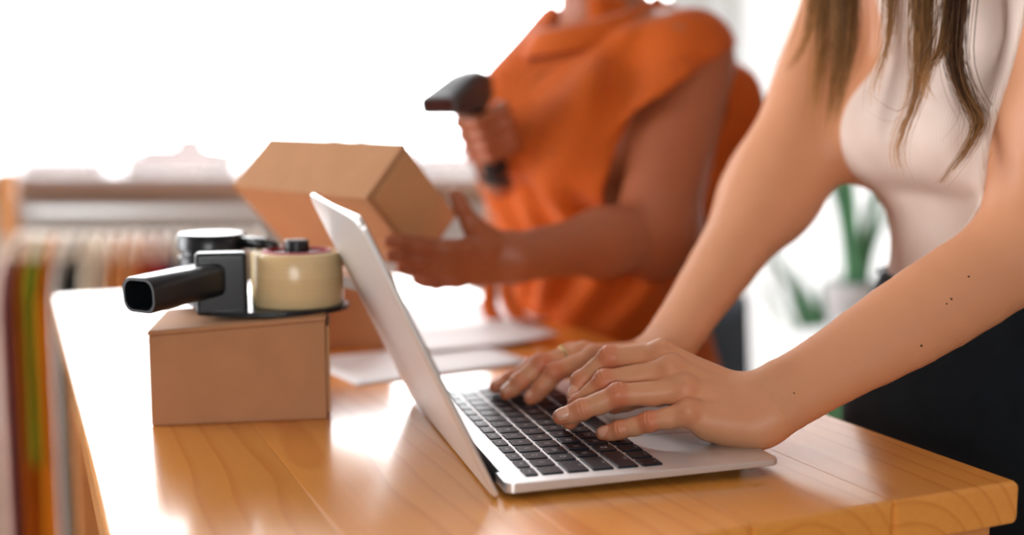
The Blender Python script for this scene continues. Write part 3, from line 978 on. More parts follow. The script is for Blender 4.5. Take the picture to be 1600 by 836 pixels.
# ---- person at the laptop: standing at the table's right side, leaning in, both hands on the keys
LEFT = Hand((.1990, .8660, .9595),
    [[(.1219, .9000, .9940), (.0805, .9120, .9890), (.0575, .9150, .9685), (.0515, .9090, .9560)],
     [(.1265, .8840, .9840), (.0753, .8930, .9728), (.0546, .8970, .9530), (.0467, .8945, .9400)],
     [(.1356, .8680, .9715), (.0837, .8710, .9672), (.0546, .8720, .9548), (.0385, .8730, .9490)],
     [(.1364, .8520, .9577), (.1063, .8560, .9494), (.0846, .8620, .9416), (.0716, .8675, .9372)]],
    [(.170, .892, .955), (.136, .922, .958), (.108, .936, .951), (.086, .934, .943)],
    (.05, -.42, .90), 1.06, heel=((.1740, .8640, .9492), (.022, .018, .0172)))
RIGHT = Hand((.1419, 1.0350, .9705),
    [[(.0749, 1.0000, .9715), (.0375, .9850, .9606), (.0256, .9830, .9465), (.0165, .9820, .9378)],
     [(.0658, 1.0200, .9700), (.0260, 1.0000, .9655), (.0069, .9950, .9497), (-.0052, .9930, .9396)],
     [(.0569, 1.0400, .9655), (.0208, 1.0300, .9572), (-.0006, 1.0230, .9464), (-.0152, 1.0200, .9392)],
     [(.0530, 1.0590, .9585), (.0250, 1.0560, .9520), (.0090, 1.0520, .9450), (-.0040, 1.0490, .9390)]],
    [(.115, 1.010, .955), (.088, .983, .953), (.070, .970, .947), (.056, .965, .943)],
    (-.05, -.10, .99), .98)
EL, SL = lw(.466, .050, .162), lw(.508, .045, .425)
ER, SR = A(.2680, 1.170, 1.110), A(.3620, 1.2250, 1.3350)
P1F = np.array([-LC, -LS, 0.0]); P1L = np.array([LS, -LC, 0.0])     # forward, to her left
def smooth_r(tk, rr, ts):
    return spline(np.stack([tk, rr], 1), 200)[np.clip((np.interp(ts, spline(np.stack([tk, rr], 1), 200)[:, 0], np.arange(200))).astype(int), 0, 199), 1]
def near_box(P, pts, pad):
    q = np.array(pts, np.float32)
    return ((P > q.min(0) - pad) & (P < q.max(0) + pad)).all(1)
def masked(P, m, f, fill=.12):
    d = np.full(len(P), fill, np.float32)
    if m.any(): d[m] = f(P[m])
    return d
def p1_arms(P):
    return (masked(P, near_box(P, (LEFT.W, EL, SL), .17), lambda Q: p1_arms_(Q, 0)),
            masked(P, near_box(P, (RIGHT.W, ER, SR), .17), lambda Q: p1_arms_(Q, 1)))
def p1_arms_(P, which):
    tk = (0, .22, .48, .72, 1.0); ts = np.linspace(0, 1, 9)
    if which == 0:
        # near (left) arm
        W = LEFT.W
        n = unit((0, -.55, .83))
        ax = unit(EL - W); sd = unit(np.cross(ax, n))
        d = None
        for o, rr in ((.0105, (.0190, .0215, .0295, .0335, .0345)), (-.0105, (.0186, .0210, .0290, .0325, .0335))):
            q = chain(P, [np.asarray(W) + (EL - W) * t + sd * o * (1 - .5 * t) - n * .004 * math.sin(math.pi * t) for t in ts], smooth_r(tk, rr, ts), .0015)
            d = q if d is None else smin(d, q, .012)
        d = smin(d, ell(P, W + ax * .018 - sd * .012 + n * .008, (.010,) * 3), .012)      # ulna knob
        d = smin(d, cap(P, EL, SL, .0365, .046), .03)
        d = smin(d, ell(P, EL + A(.012, 0, -.01), (.030, .030, .034)), .02)
        return d
    # far (right) arm
    W = RIGHT.W; n = unit((-.6, -.5, .5)); ax = unit(ER - W); sd = unit(np.cross(ax, n))
    e = None
    for o, rr in ((.0095, (.0190, .0212, .0275, .0320, .0350)), (-.0095, (.0186, .0208, .0270, .0315, .0345))):
        q = chain(P, [np.asarray(W) + (ER - W) * t + sd * o * (1 - .5 * t) for t in ts], smooth_r(tk, rr, ts), .0015)
        e = q if e is None else smin(e, q, .012)
    e = smin(e, cap(P, ER, SR, .0370, .047), .06)
    return e
def p1_torso(P):
    q = to_b(P)
    d = ell(q, (.520, .195, .015), (.115, .165, .125))
    d = smin(d, ell(q, (.525, .195, .130), (.088, .124, .13)), .06)
    d = smin(d, ell(q, (.500, .200, .285), (.098, .150, .155)), .06)
    d = smin(d, ell(q, (.437, .128, .250), (.052, .058, .056)), .030)
    d = smin(d, ell(q, (.437, .270, .250), (.052, .058, .056)), .030)
    return d
def p1_should(P):
    q = to_b(P)
    d = cap(q, A(.465, .085, .415), A(.450, .305, .415), .046, .046)
    d = smin(d, cap(q, A(.465, .195, .42), A(.410, .195, .545), .055, .050), .05)
    return d
P1HEAD = lw(.425, .195, .66)
def p1_head(P): return head_sdf(P, P1HEAD, unit(P1F * .85 + np.array((0, 0, -.5))), P1L)
def p1_legs(P):
    q = to_b(P)
    d = None
    for s_ in (-1, 1):
        e = cap(q, A(.525, .195 + .085 * s_, -.05), A(.520, .195 + .085 * s_, -.45), .088, .060)
        e = smin(e, cap(q, A(.520, .195 + .085 * s_, -.45), A(.545, .195 + .085 * s_, -.83), .060, .040), .03)
        e = smin(e, cap(q, A(.545, .195 + .085 * s_, -.865), A(.42, .195 + .095 * s_, -.885), .038, .030), .03)
        d = e if d is None else smin(d, e, .02)
    return d
def p1_core(P): return smin(smin(p1_torso(P), p1_should(P), .05), p1_legs(P), .05)
def p1_fn(P):
    d = smin(p1_core(P), masked(P, near_box(P, (P1HEAD,), .28), p1_head), .02)
    a, b = p1_arms(P)
    d = smin(d, a, .045); d = smin(d, b, .06)
    for H in (LEFT, RIGHT):
        m = ((P > H.lo.astype(np.float32) - .03) & (P < H.hi.astype(np.float32) + .03)).all(1)
        if m.any():
            d[m] = smin(d[m], H.sdf(P[m]), .012)
    return d
def wrist_test(H, E_, back=.012):
    ax = unit(np.asarray(E_, float) - H.W)
    lo, hi = H.lo - .01, H.hi + .01
    def t(V):
        inb = ((V > lo) & (V < hi)).all(1)
        return np.where(inb, back - (V - H.W) @ ax, -1.0)
    return t
V1, F1 = body_mesh(p1_fn, lw(.25, -.3, -.92) + A(-.45, -.12, 0), A(.85, 1.55, 1.80), .0058,
    [(wrist_test(LEFT, (.3067, .89, 1.0213)), LEFT.lo, LEFT.hi, .0009), (wrist_test(RIGHT, ER), RIGHT.lo, RIGHT.hi, .0015)])
person1 = empty('person', (float(lb(.52, .195, 0)[0]), float(lb(.52, .195, 0)[1]), 0.0),
    'person in a sleeveless cream top and black jeans typing on the laptop', 'person')
base1 = np.array(person1.location)
M['skin1'] = skin_mat('fair_skin', lin(219, 155, 114))
tint1 = LEFT.tint(V1) * RIGHT.tint(V1)
body1 = link('body', fast_mesh('body', V1 - base1, F1, tint1), M['skin1'], person1)
tag(body1, 'bare arms and hands')
# moles on the near forearm: small raised dark spots on the skin
from mathutils.bvhtree import BVHTree
near = np.where((V1[F1].mean(1)[:, 2] > .97) & (V1[F1].mean(1)[:, 1] < 1.0))[0]
bvh1 = BVHTree.FromPolygons([tuple(v) for v in V1], [tuple(int(i) for i in f) for f in F1[near]])
M['mole'] = plain('mole', lin(96, 48, 30), .6)
for (x, y, z, r) in ((.3206, .8500, 1.0070, .0012), (.3424, .8550, 1.0501, .0011), (.3385, .8550, 1.0470, .0008), (.3564, .860, 1.0733, .0010), (.2150, .830, .9870, .0007)):
    co, no, _, _ = bvh1.find_nearest(Vector((x, y, z)))
    if co is None: continue
    V, F = lathe_arrays([(r, -.0002), (r * .8, r * .18), (r * .4, r * .26), (0, r * .28)], 10)
    q = no.to_track_quat('Z', 'Y').to_matrix()
    mobj('mole', [np.array(q @ Vector(v)) + np.array(co) for v in V], F, M['mole'], person1)
for i, sd_ in ((2, (0, -.35, -.1)), (3, (0, -.45, -.2)), (0, (-.6, -.1, 0)), (1, (-.4, 0, 0))):
    nail(LEFT, i, M['nail'], person1, sd_)
for i, sd_ in ((0, (-.5, -.1, 0)), (1, (-.5, -.2, 0)), (2, (-.4, 0, 0))):
    nail(RIGHT, i, M['nail'], person1, sd_)
# thin ring on the right hand
c = RIGHT.f[1]; pc = c[0] + (c[1] - c[0]) * .50; dd = unit(c[1] - c[0]); n1 = unit(np.cross(dd, (0, 0, 1))); n2 = np.cross(dd, n1)
V, F = tube_arrays([pc + (n1 * math.cos(a) + n2 * math.sin(a)) * .0104 for a in np.linspace(0, 2 * math.pi, 33)], .0011, 8, False)
V = list(V)
rg_ = mobj('ring', V, F, M['gold'], person1); tag(rg_, 'thin gold ring')
st = pc + np.array((0, 0, .0112))
bm = bmesh.new(); bmesh.ops.create_icosphere(bm, subdivisions=1, radius=.0022, matrix=Matrix.Translation(Vector(st - base1)))
bm_obj('ring_stone', bm, M['gold'], rg_)
# clothes
def top_fn(P):
    q = to_b(P)
    t = smin(p1_torso(P), p1_should(P), .05)
    # fabric spans between the breasts
    t = smin(t, cap(q, A(.423, .140, .250), A(.423, .250, .250), .042, .042), .03)
    t = smin(t, cap(q, A(.440, .195, .340), A(.430, .195, .250), .030, .035), .03)
    a, b = p1_arms(P)
    t = smin(t, a, .045)
    o = t - .0032
    d = np.maximum(o, -(t + .012))
    # gathered seam under the bust, hem tucked into the jeans
    d = d + .0030 * np.exp(-((q[:, 2] - .196) / .011) ** 2)
    d = smax(d, .100 - q[:, 2], .003)
    # armholes
    d = smax(d, (.058 + .16 * (.33 - q[:, 2])) - q[:, 1], .004)
    d = smax(d, q[:, 1] - (.325 + .5 * np.maximum(0, .28 - q[:, 2])), .004)
    neck = cap(q, A(.36, .195, .50), A(.52, .195, .53), .075, .06)
    d = smax(d, -neck, .006)
    return d
Vt, Ft = sdf_mesh(top_fn, lb(.36, .0, .08) + A(-.12, -.02, 0), lb(.64, .36, .5) + A(.02, .12, 0), .0035)
tp = link('tank_top', fast_mesh('tank_top', Vt - base1, Ft), M['rib'], person1); tag(tp, 'cream ribbed sleeveless top')
def jeans_fn(P):
    q = to_b(P)
    t = smin(smin(p1_torso(P), p1_legs(P), .05), ell(q, (.520, .195, -.02), (.125, .172, .14)), .04)
    fold = .0022 * np.sin(q[:, 2] * 90 + 14 * q[:, 1] + 3 * np.sin(q[:, 0] * 30)) * np.clip((.02 - q[:, 2]) * 12, 0, 1)
    t = t + fold
    o = t - .006
    d = np.maximum(o, -(t + .020))
    d = smax(d, q[:, 2] - (.112 + .03 * (q[:, 0] - .45)), .004)
    d = smax(d, -.83 - q[:, 2], .004)
    return d
Vj, Fj = sdf_mesh(jeans_fn, lb(.36, -.02, -.86) + A(-.12, -.02, 0), lb(.68, .42, .16) + A(.03, .1, 0), .007)
jn = link('jeans', fast_mesh('jeans', Vj - base1, Fj), M['denim'], person1); tag(jn, 'high-waisted black jeans')
# waistband, pocket seams and button on the jeans
wb = []
for a in np.linspace(0, 2 * math.pi, 60):
    d0 = np.array((math.cos(a), math.sin(a)))
    ts = np.linspace(.03, .22, 120)
    pts = np.stack([lb(.515 + d0[0] * t, .195 + d0[1] * t, .100) for t in ts]).astype(np.float32)
    v = jeans_fn(pts)
    ins = np.where(v < .0005)[0]
    wb.append(pts[ins[-1]] if len(ins) else pts[60])
wb = np.array(wb)
for dz in (.008, -.020):
    V, F = tube_arrays(wb + np.array((0, 0, dz)), .0016, 6, False)
    link('waistband_seam', mesh('waistband_seam', np.array(V) - base1, F), M['denim'], jn)
for s_ in (-1, 1):
    V, F = lathe_arrays([(.0, .0), (.045, .0), (.055, .01), (.052, .03), (.03, .05), (0, .055)], 20)
    pts = [lb(.48 + .10 * (-v[0] / .055) * .85, .195 + .09 * s_ + v[1] * .85, -.918 + v[2]) for v in V]
    mobj('shoe', pts, F, M['shoe'], person1)
# hair: wavy locks hanging forward over the chest
def hair_obj(name, locks, parent, base, seed, roots, tips, nstr=70):
    g = np.random.default_rng(seed)
    Vs, Fs, Ts = [], [], []; off = 0
    for pts, spread, thick, n_, dark in locks:
        ctr = spline(pts, 22)
        L = np.linspace(0, 1, 22)
        for k in range(n_):
            o = g.normal(0, 1, 3) * np.array([1, .6, .25]); rad = g.random() ** .5
            ph = g.random() * 1.6; amp = g.uniform(.001, .0048); fr = g.uniform(7, 12)
            clump = (1 - .55 * L) * spread
            fly = g.random() < .10
            pp = ctr + o[None] * (clump * rad)[:, None] + np.stack([np.sin(fr * L + ph), np.cos(fr * L * .8 + ph), 0 * L], 1) * amp
            if fly: pp = pp + np.outer(L ** 2, g.normal(0, .010, 3))
            cut = int(g.integers(13, 23)); pp = pp[:cut]
            r = thick * g.uniform(.6, 1.2) * (1 - .85 * (np.linspace(0, 1, cut)) ** 2)
            v, f = tube_arrays(pp, r, 5, False)
            f = np.array(f)
            Vs.append(np.array(v)); Fs.append(f + off); off += len(v)
            m = np.clip(L[:cut] * 1.25 - .25 + g.normal(0, .16) - dark, 0, 1)[:, None]
            col = roots * (1 - m) + tips * m
            col = col * g.uniform(.75, 1.25)
            Ts.append(np.repeat(col, 5, 0))
    me = fast_mesh(name, np.concatenate(Vs) - base, np.concatenate(Fs), np.clip(np.concatenate(Ts), 0, 1))
    return link(name, me, M['hair'], parent)
HA = [((.322,1.100,1.351),(.313,1.090,1.297),(.306,1.080,1.248),(.300,1.070,1.206),(.294,1.060,1.168)),
      ((.315,1.120,1.355),(.300,1.105,1.298),(.294,1.090,1.255),(.286,1.075,1.218),(.279,1.060,1.182)),
      ((.303,1.120,1.355),(.291,1.105,1.304),(.280,1.090,1.267),(.264,1.075,1.239),(.252,1.060,1.229)),
      ((.325,1.100,1.351),(.319,1.090,1.297),(.317,1.080,1.260),(.310,1.070,1.224),(.299,1.060,1.182))]
HB = [((.348,1.000,1.335),(.348,.991,1.286),(.350,.982,1.247),(.343,.973,1.209),(.328,.964,1.190),(.292,.955,1.208)),
      ((.353,1.000,1.335),(.352,.991,1.286),(.348,.982,1.242),(.343,.973,1.203),(.327,.964,1.160),(.330,.955,1.136)),
      ((.334,1.010,1.337),(.330,.999,1.286),(.322,.988,1.247),(.312,.976,1.220),(.306,.965,1.195)),
      ((.359,1.000,1.335),(.356,.988,1.285),(.352,.975,1.241),(.345,.963,1.214),(.350,.950,1.197))]
HC = [((.381,.980,1.332),(.377,.971,1.283),(.373,.962,1.235),(.379,.953,1.203),(.386,.943,1.181),(.374,.934,1.158),(.352,.925,1.132)),
      ((.373,.980,1.332),(.368,.969,1.283),(.358,.958,1.245),(.344,.946,1.224),(.338,.935,1.200))]
def rooted(pts, k):
    """carry a lock up to the scalp"""
    side = 1 if k else -1
    top = P1HEAD + P1L * (.055 * side) + P1F * .03 + np.array((0, 0, .06)); mid = P1HEAD + P1L * (.085 * side) + P1F * .03 + np.array((0, 0, -.06))
    return [tuple(top), tuple(mid)] + list(pts)
locks = []
for i, q in enumerate(HA): locks.append((rooted(q, 0), (.011, .009, .007, .010)[i], .00042, (240, 200, 70, 240)[i], (.05, -.12, -.2, .15)[i]))
for i, q in enumerate(HB): locks.append((rooted(q, 1), (.006, .009, .008, .007)[i], .00036, (14, 170, 80, 120)[i], (-.1, -.05, -.15, .0)[i]))
for i, q in enumerate(HC): locks.append((rooted(q, 1), (.0075, .006)[i], .00042, (300, 150)[i], (.32, .2)[i]))
roots, tips = np.array(lin(66, 40, 24)), np.array(lin(206, 150, 92))
hr = hair_obj('hair', locks, person1, base1, 3, roots, tips); tag(hr, 'long wavy brown hair with blond ends')
def scalp(P, c, Fw, Sw, drop_):
    R = np.stack([Fw, Sw, np.cross(Fw, Sw)]).astype(np.float32)
    q = (P - np.asarray(c, np.float32)) @ R.T
    d = ell(q, (-.016, 0, .032), (.104, .086, .104))
    d = smin(d, ell(q, (-.05, 0, -.05), (.055, .075, drop_)), .04)
    d = smax(d, -ell(q, (.085, 0, -.03), (.062, .062, .105)), .015)
    return d + .0015 * np.sin(q[:, 1] * 400)
fw1 = unit(P1F * .85 + np.array((0, 0, -.5)))
Vh, Fh = sdf_mesh(lambda P: scalp(P, P1HEAD, fw1, P1L, .14), P1HEAD - .26, P1HEAD + .22, .006)
link('hair_cap', fast_mesh('hair_cap', Vh - base1, Fh, np.tile(roots, (len(Vh), 1))), M['hair'], hr)

# ---- person in orange, farther along the same side of the table
P2F, P2L = np.array((-.820, -.572, 0)), np.array((.572, -.820, 0))
O2 = np.array((.134, 1.590, 0.0))
P2R = np.stack([P2F, P2L, np.array((0, 0, 1.0))]).astype(np.float32)
def to2(P): return ((P - O2.astype(np.float32)) @ P2R.T)
def w2(a, b, z): return (O2 + P2F * a + P2L * b + np.array((0, 0, z))).astype(np.float32)
PS, PE, PW = A(.2346, 1.5000, 1.2600), A(.1720, 1.3720, 1.0480), A(.0056, 1.2350, 1.0358)
QS, QE, QW = w2(.0, -.130, 1.245), A(.010, 1.690, 1.050), A(-.0250, 1.5050, 1.1440)
HOLD = Hand(PW,
    [[(-.0675,1.1850,1.0495),(-.0968,1.1720,1.0549),(-.1159,1.1630,1.0598),(-.1275,1.1600,1.0607)],
     [(-.0665,1.1900,1.0374),(-.0968,1.1780,1.0394),(-.1154,1.1700,1.0437),(-.1264,1.1670,1.0447)],
     [(-.0635,1.1950,1.0258),(-.0914,1.1850,1.0257),(-.1070,1.1780,1.0293),(-.1167,1.1750,1.0303)],
     [(-.0576,1.2000,1.0155),(-.0806,1.1950,1.0127),(-.0925,1.1900,1.0148),(-.1018,1.1870,1.0172)]],
    [(-.0260,1.2120,1.0498),(-.0430,1.2050,1.0740),(-.0535,1.2020,1.0917),(-.0605,1.2020,1.1065)],
    (-.25, -.95, -.2), 1.0)
# right hand closed round the scanner grip
SG0, SG1 = np.array((-.0475, 1.4480, 1.2050)), np.array((-.0250, 1.4800, 1.1350))   # grip axis, top to bottom
gd = unit(SG1 - SG0)
gf = unit(np.array((-.62, -.75, .0)) - gd * (np.array((-.62, -.75, .0)) @ gd)); gs = np.cross(gd, gf)
def around(t, ang, r): return SG0 + (SG1 - SG0) * t + (gf * math.cos(ang) + gs * math.sin(ang)) * r
SGN = 1.0 if (gs @ np.array((0.8, -.6, 0))) > 0 else -1.0
gr = []
for i, t in enumerate((.14, .36, .57, .76)):
    gr.append([around(t, SGN * 1.9, .034), around(t, SGN * .75, .0295), around(t, -SGN * .35, .0265), around(t, -SGN * 1.15, .0245)])
GRIP = Hand(QW, gr, [around(.55, math.pi * .85, .030), around(.25, -SGN * 2.4, .030), around(.1, -SGN * 1.9, .028), around(.05, -SGN * 1.3, .027)], tuple(gs * SGN), 1.0)
def p2_arms(P):
    d = cap(P, PS, PE, .058, .048)
    fm = PE + (PW - PE) * .38
    d = smin(d, cap(P, PE, fm, .044, .0365), .02); d = smin(d, cap(P, fm, PW, .0365, .0270), .03)
    d = smin(d, ell(P, PE + A(.012, .010, -.006), (.046, .046, .046)), .03)
    e = cap(P, QS, QE, .050, .044); e = smin(e, cap(P, QE, QW, .044, .027), .03)
    return d, e
def p2_torso(P):
    q = to2(P)
    d = ell(q, (-.01, 0, .86), (.105, .145, .16))
    d = smin(d, ell(q, (.0, 0, 1.02), (.110, .140, .15)), .06)
    d = smin(d, ell(q, (.0, 0, 1.20), (.110, .135, .14)), .06)
    d = smin(d, ell(q, (.085, .070, 1.165), (.066, .066, .070)), .03)
    d = smin(d, ell(q, (.085, -.070, 1.165), (.066, .066, .070)), .03)
    d = smin(d, cap(q, A(-.01, .12, 1.275), A(-.01, -.10, 1.275), .052, .048), .05)
    d = smin(d, cap(q, A(-.005, 0, 1.30), A(.035, 0, 1.42), .058, .052), .04)
    return d
def p2_legs(P):
    q = to2(P); d = None
    for s_ in (-1, 1):
        e = cap(q, A(-.03, .075 * s_, .80), A(-.09, .085 * s_, .45), .080, .064)
        e = smin(e, cap(q, A(-.09, .095 * s_, .45), A(-.115, .1 * s_, .08), .066, .042), .03)
        e = smin(e, cap(q, A(-.115, .1 * s_, .05), A(.02, .11 * s_, .033), .04, .03), .03)
        d = e if d is None else smin(d, e, .02)
    return d
P2HEAD = w2(.07, 0, 1.53)
def p2_fn(P):
    d = smin(p2_torso(P), p2_legs(P), .05)
    d = smin(d, head_sdf(P, P2HEAD, unit(P2F + np.array((0, 0, -.35))), P2L), .02)
    a, b = p2_arms(P)
    d = smin(d, a, .035); d = smin(d, b, .035)
    for H in (HOLD, GRIP):
        m = ((P > H.lo.astype(np.float32) - .03) & (P < H.hi.astype(np.float32) + .03)).all(1)
        if m.any(): d[m] = smin(d[m], H.sdf(P[m]), .012)
    return d
V2, F2 = body_mesh(p2_fn, A(-.32, 1.05, .0), A(.62, 2.0, 1.72), .0075,
    [(wrist_test(HOLD, PE), HOLD.lo, HOLD.hi, .002), (wrist_test(GRIP, QE), GRIP.lo, GRIP.hi, .002)])
person2 = empty('person', (float(w2(-.08, 0, 0)[0]), float(w2(-.08, 0, 0)[1]), 0.0),
    'person in an orange blouse holding a cardboard box and a barcode scanner', 'person')
base2 = np.array(person2.location)
M['skin2'] = skin_mat('brown_skin', lin(164, 94, 60))
tint2 = np.ones((len(V2), 3))
body2 = link('body', fast_mesh('body', V2 - base2, F2, tint2), M['skin2'], person2)
# blouse: loose shell with cap sleeves, wide armholes and pulled folds
sleeveN = unit(np.array((.53, .0, -.85)))
hemC = np.array((.2030, 1.3900, 1.2297))
def blouse_outer(P):
    q = to2(P)
    t = ell(q, (-.005, 0, .93), (.130, .160, .17))
    t = smin(t, ell(q, (.012, 0, 1.06), (.130, .158, .13)), .06)
    t = smin(t, ell(q, (.0, 0, 1.20), (.138, .172, .150)), .07)
    t = smin(t, ell(q, (.092, .070, 1.165), (.078, .084, .085)), .05)
    t = smin(t, ell(q, (.092, -.070, 1.165), (.078, .084, .085)), .05)
    t = smin(t, cap(q, A(-.010, .10, 1.275), A(-.010, -.09, 1.272), .056, .048), .05)
    t = smin(t, cap(q, A(-.02, .0, 1.28), A(.01, 0, 1.335), .080, .072), .04)
    # back of the blouse hanging free behind the near arm
    t = smin(t, ell(q, (-.085, .100, 1.18), (.060, .080, .12)), .05)
    # waist gathered by the tie
    wst = np.exp(-((q[:, 2] - 1.015) / .022) ** 2)
    t = t + .010 * wst
    ang = np.arctan2(q[:, 1], q[:, 0])
    near = np.exp(-((q[:, 2] - 1.015) / .10) ** 2)
    t = t - .010 * near * np.sin(ang * 13 + 2.5 * np.sin(q[:, 2] * 30))
    # long soft pulls from bust and shoulder
    t = t - .0135 * np.sin(30 * (q[:, 2] * .55 + q[:, 1] * .9) + 2.4 * np.sin(q[:, 0] * 18 + q[:, 2] * 9)) * np.clip((q[:, 2] - 1.04) * 9, 0, 1)
    t = t - .0045 * np.sin(44 * (q[:, 1] - .35 * q[:, 2]) + 3 * np.sin(q[:, 2] * 14)) * np.clip((1.0 - q[:, 2]) * 10, 0, 1)
    return t
def sleeve(P, S_, E_, hem, nrm, r0, r1):
    """bell sleeve: open shell round the upper arm, cut by its hem plane"""
    c = cap(P, S_ + A(0, 0, .010), S_ + (E_ - S_) * .55, r0, r1)
    c = c - .003 * np.sin(60 * ((P - S_.astype(np.float32)) @ A(.6, -.7, .2)))
    return c, np.maximum(np.maximum(c, -(c + .007)), (P - hem.astype(np.float32)) @ nrm.astype(np.float32))
def blouse_fn(P):
    q = to2(P)
    t = blouse_outer(P)
    cs, sl = sleeve(P, PS, PE, hemC, sleeveN, .060, .078)
    nQ = unit(QE - QS); cq, sq = sleeve(P, QS, QE, QS + (QE - QS) * .40, nQ, .058, .066)
    tt = smin(t, np.maximum(cs, (P - hemC.astype(np.float32)) @ sleeveN.astype(np.float32)), .03)
    tt = smin(tt, np.maximum(cq, (P - (QS + (QE - QS) * .40).astype(np.float32)) @ nQ.astype(np.float32)), .03)
    d = np.maximum(tt, -(tt + .009))
    # armholes: room for the arm inside the sleeve
    d = smax(d, -cap(P, PS + (PE - PS) * .20, PE + (PE - PS) * .2, .066, .074), .005)
    d = smax(d, -cap(P, QS + (QE - QS) * .20, QE + (QE - QS) * .2, .052, .060), .005)
    # neckline: open V
    nk = cap(q, A(.02, 0, 1.37), A(.115, 0, 1.285), .062, .010)
    d = smax(d, -nk, .006)
    d = smax(d, q[:, 2] - 1.350, .005)
    d = smax(d, .80 - q[:, 2], .005)
    return d
Vb, Fb = sdf_mesh(blouse_fn, A(-.20, 1.26, .78), A(.52, 1.95, 1.40), .0042)
bl = link('blouse', fast_mesh('blouse', Vb - base2, Fb), M['orange'], person2); tag(bl, 'loose orange short-sleeved blouse')
# collar
cp = []
for a in np.linspace(-2.75, 2.75, 40):
    rr = .073 + .012 * math.exp(-(a / .6) ** 2)
    cp.append(w2(.018 + rr * math.cos(a) * 1.05, rr * math.sin(a) * 1.05, 1.335 - .050 * (1 + math.cos(a)) / 2 * 1.1))
V = []; F = []
for p in cp:
    o = p - w2(.018, 0, p[2]); o = unit(o)
    for dr, dz in ((-.002, .022), (.004, .030), (.012, .022), (.026, -.006), (.022, -.010), (.006, .012), (0, .0)):
        V.append(p + o * dr + np.array((0, 0, dz)))
for i in range(len(cp) - 1):
    for k in range(7):
        F.append((i * 7 + k, i * 7 + (k + 1) % 7, (i + 1) * 7 + (k + 1) % 7, (i + 1) * 7 + k))
F.append(tuple(range(6, -1, -1))); F.append(tuple(range((len(cp) - 1) * 7, len(cp) * 7)))
mobj('collar', V, F, M['orange'], person2)
# trousers in the same cloth
def trous_fn(P):
    q = to2(P)
    t = smin(ell(q, (-.01, 0, .87), (.120, .158, .165)), p2_legs(P) - .012, .05)
    t = t - .006 * np.sin(40 * q[:, 1] + 8 * q[:, 2]) * np.clip((.9 - q[:, 2]) * 8, 0, 1)
    d = np.maximum(t, -(t + .008))
    d = smax(d, q[:, 2] - 1.0, .004)
    return smax(d, .07 - q[:, 2], .004)
Vq, Fq = sdf_mesh(trous_fn, A(-.15, 1.25, .03), A(.55, 2.0, 1.06), .008)
tr_ = link('trousers', fast_mesh('trousers', Vq - base2, Fq), M['orange'], person2); tag(tr_, 'orange trousers')
# belt of the blouse and its two loose ends
bp = []
for a in np.linspace(0, 2 * math.pi, 72):
    d0 = np.array((math.cos(a), math.sin(a))); ts = np.linspace(.06, .26, 160)
    pts = np.stack([w2(d0[0] * t, d0[1] * t, 1.012) for t in ts]).astype(np.float32)
    v = blouse_outer(pts); ins_ = np.where(v < 0)[0]
    bp.append(pts[ins_[-1]] + (P2F * d0[0] + P2L * d0[1]) * .003)
bp = np.array(bp)
V = []; F = []
for p in bp:
    o = unit((p - w2(0, 0, 1.012)) * np.array((1, 1, 0)))
    for dr, dz in ((0, .013), (.004, .011), (.005, 0), (.004, -.011), (0, -.013), (-.004, 0)):
        V.append(p + o * dr + np.array((0, 0, dz)))
for i in range(len(bp) - 1):
    for k in range(6): F.append((i * 6 + k, i * 6 + (k + 1) % 6, (i + 1) * 6 + (k + 1) % 6, (i + 1) * 6 + k))
mobj('waist_tie', V, F, M['orange'], person2)
for e_ in (((-.012, 1.49, 1.01), (-.028, 1.478, .975), (-.030, 1.468, .945), (-.022, 1.452, .930)), ((-.004, 1.482, 1.008), (-.008, 1.465, .970), (.000, 1.448, .945), (.020, 1.430, .9275))):
    ctr = spline(e_, 14); V = []; F = []
    for i, p in enumerate(ctr):
        wd = .008 + .010 * i / 13
        for dx, dy in ((-wd, -.0015), (wd, -.0015), (wd, .0015), (-wd, .0015)): V.append(p + np.array((dx * .75, dy - dx * .35, 0)))
    V, F = loft([V[i * 4:i * 4 + 4] for i in range(14)])
    mobj('tie_end', V, F, M['orange'], person2)
# watch on the right wrist
ax = unit(QE - QW); n1 = unit(np.cross(ax, (0, 0, 1))); n2 = np.cross(ax, n1); wc = QW + ax * .030
rg = []
for t, r in ((-.011, .0300), (-.010, .0325), (.010, .0330), (.011, .0305)):
    rg.append([tuple(wc + ax * t + (n1 * math.cos(a) + n2 * math.sin(a)) * r) for a in np.linspace(0, 2 * math.pi, 28, endpoint=False)])
V, F = loft(rg, False); wt = mobj('watch', V, F, M['watch'], person2); tag(wt, 'black wrist strap')
for s_ in (-1, 1):
    V, F = lathe_arrays([(.0, .0), (.046, .0), (.056, .01), (.053, .03), (.03, .055), (0, .06)], 20)
    mobj('shoe', [w2(-.045 + .10 * (v[0] / .055) * .9, .105 * s_ + v[1] * .85, .001 + v[2]) for v in V], F, M['shoe'], person2)
fw2 = unit(P2F + np.array((0, 0, -.35)))
Vh, Fh = sdf_mesh(lambda P: scalp(P, P2HEAD, fw2, P2L, .07), P2HEAD - .2, P2HEAD + .2, .006)
h2 = link('hair', fast_mesh('hair', Vh - base2, Fh, np.tile(np.array(lin(34, 24, 20)), (len(Vh), 1))), M['hair'], person2); tag(h2, 'short dark hair')

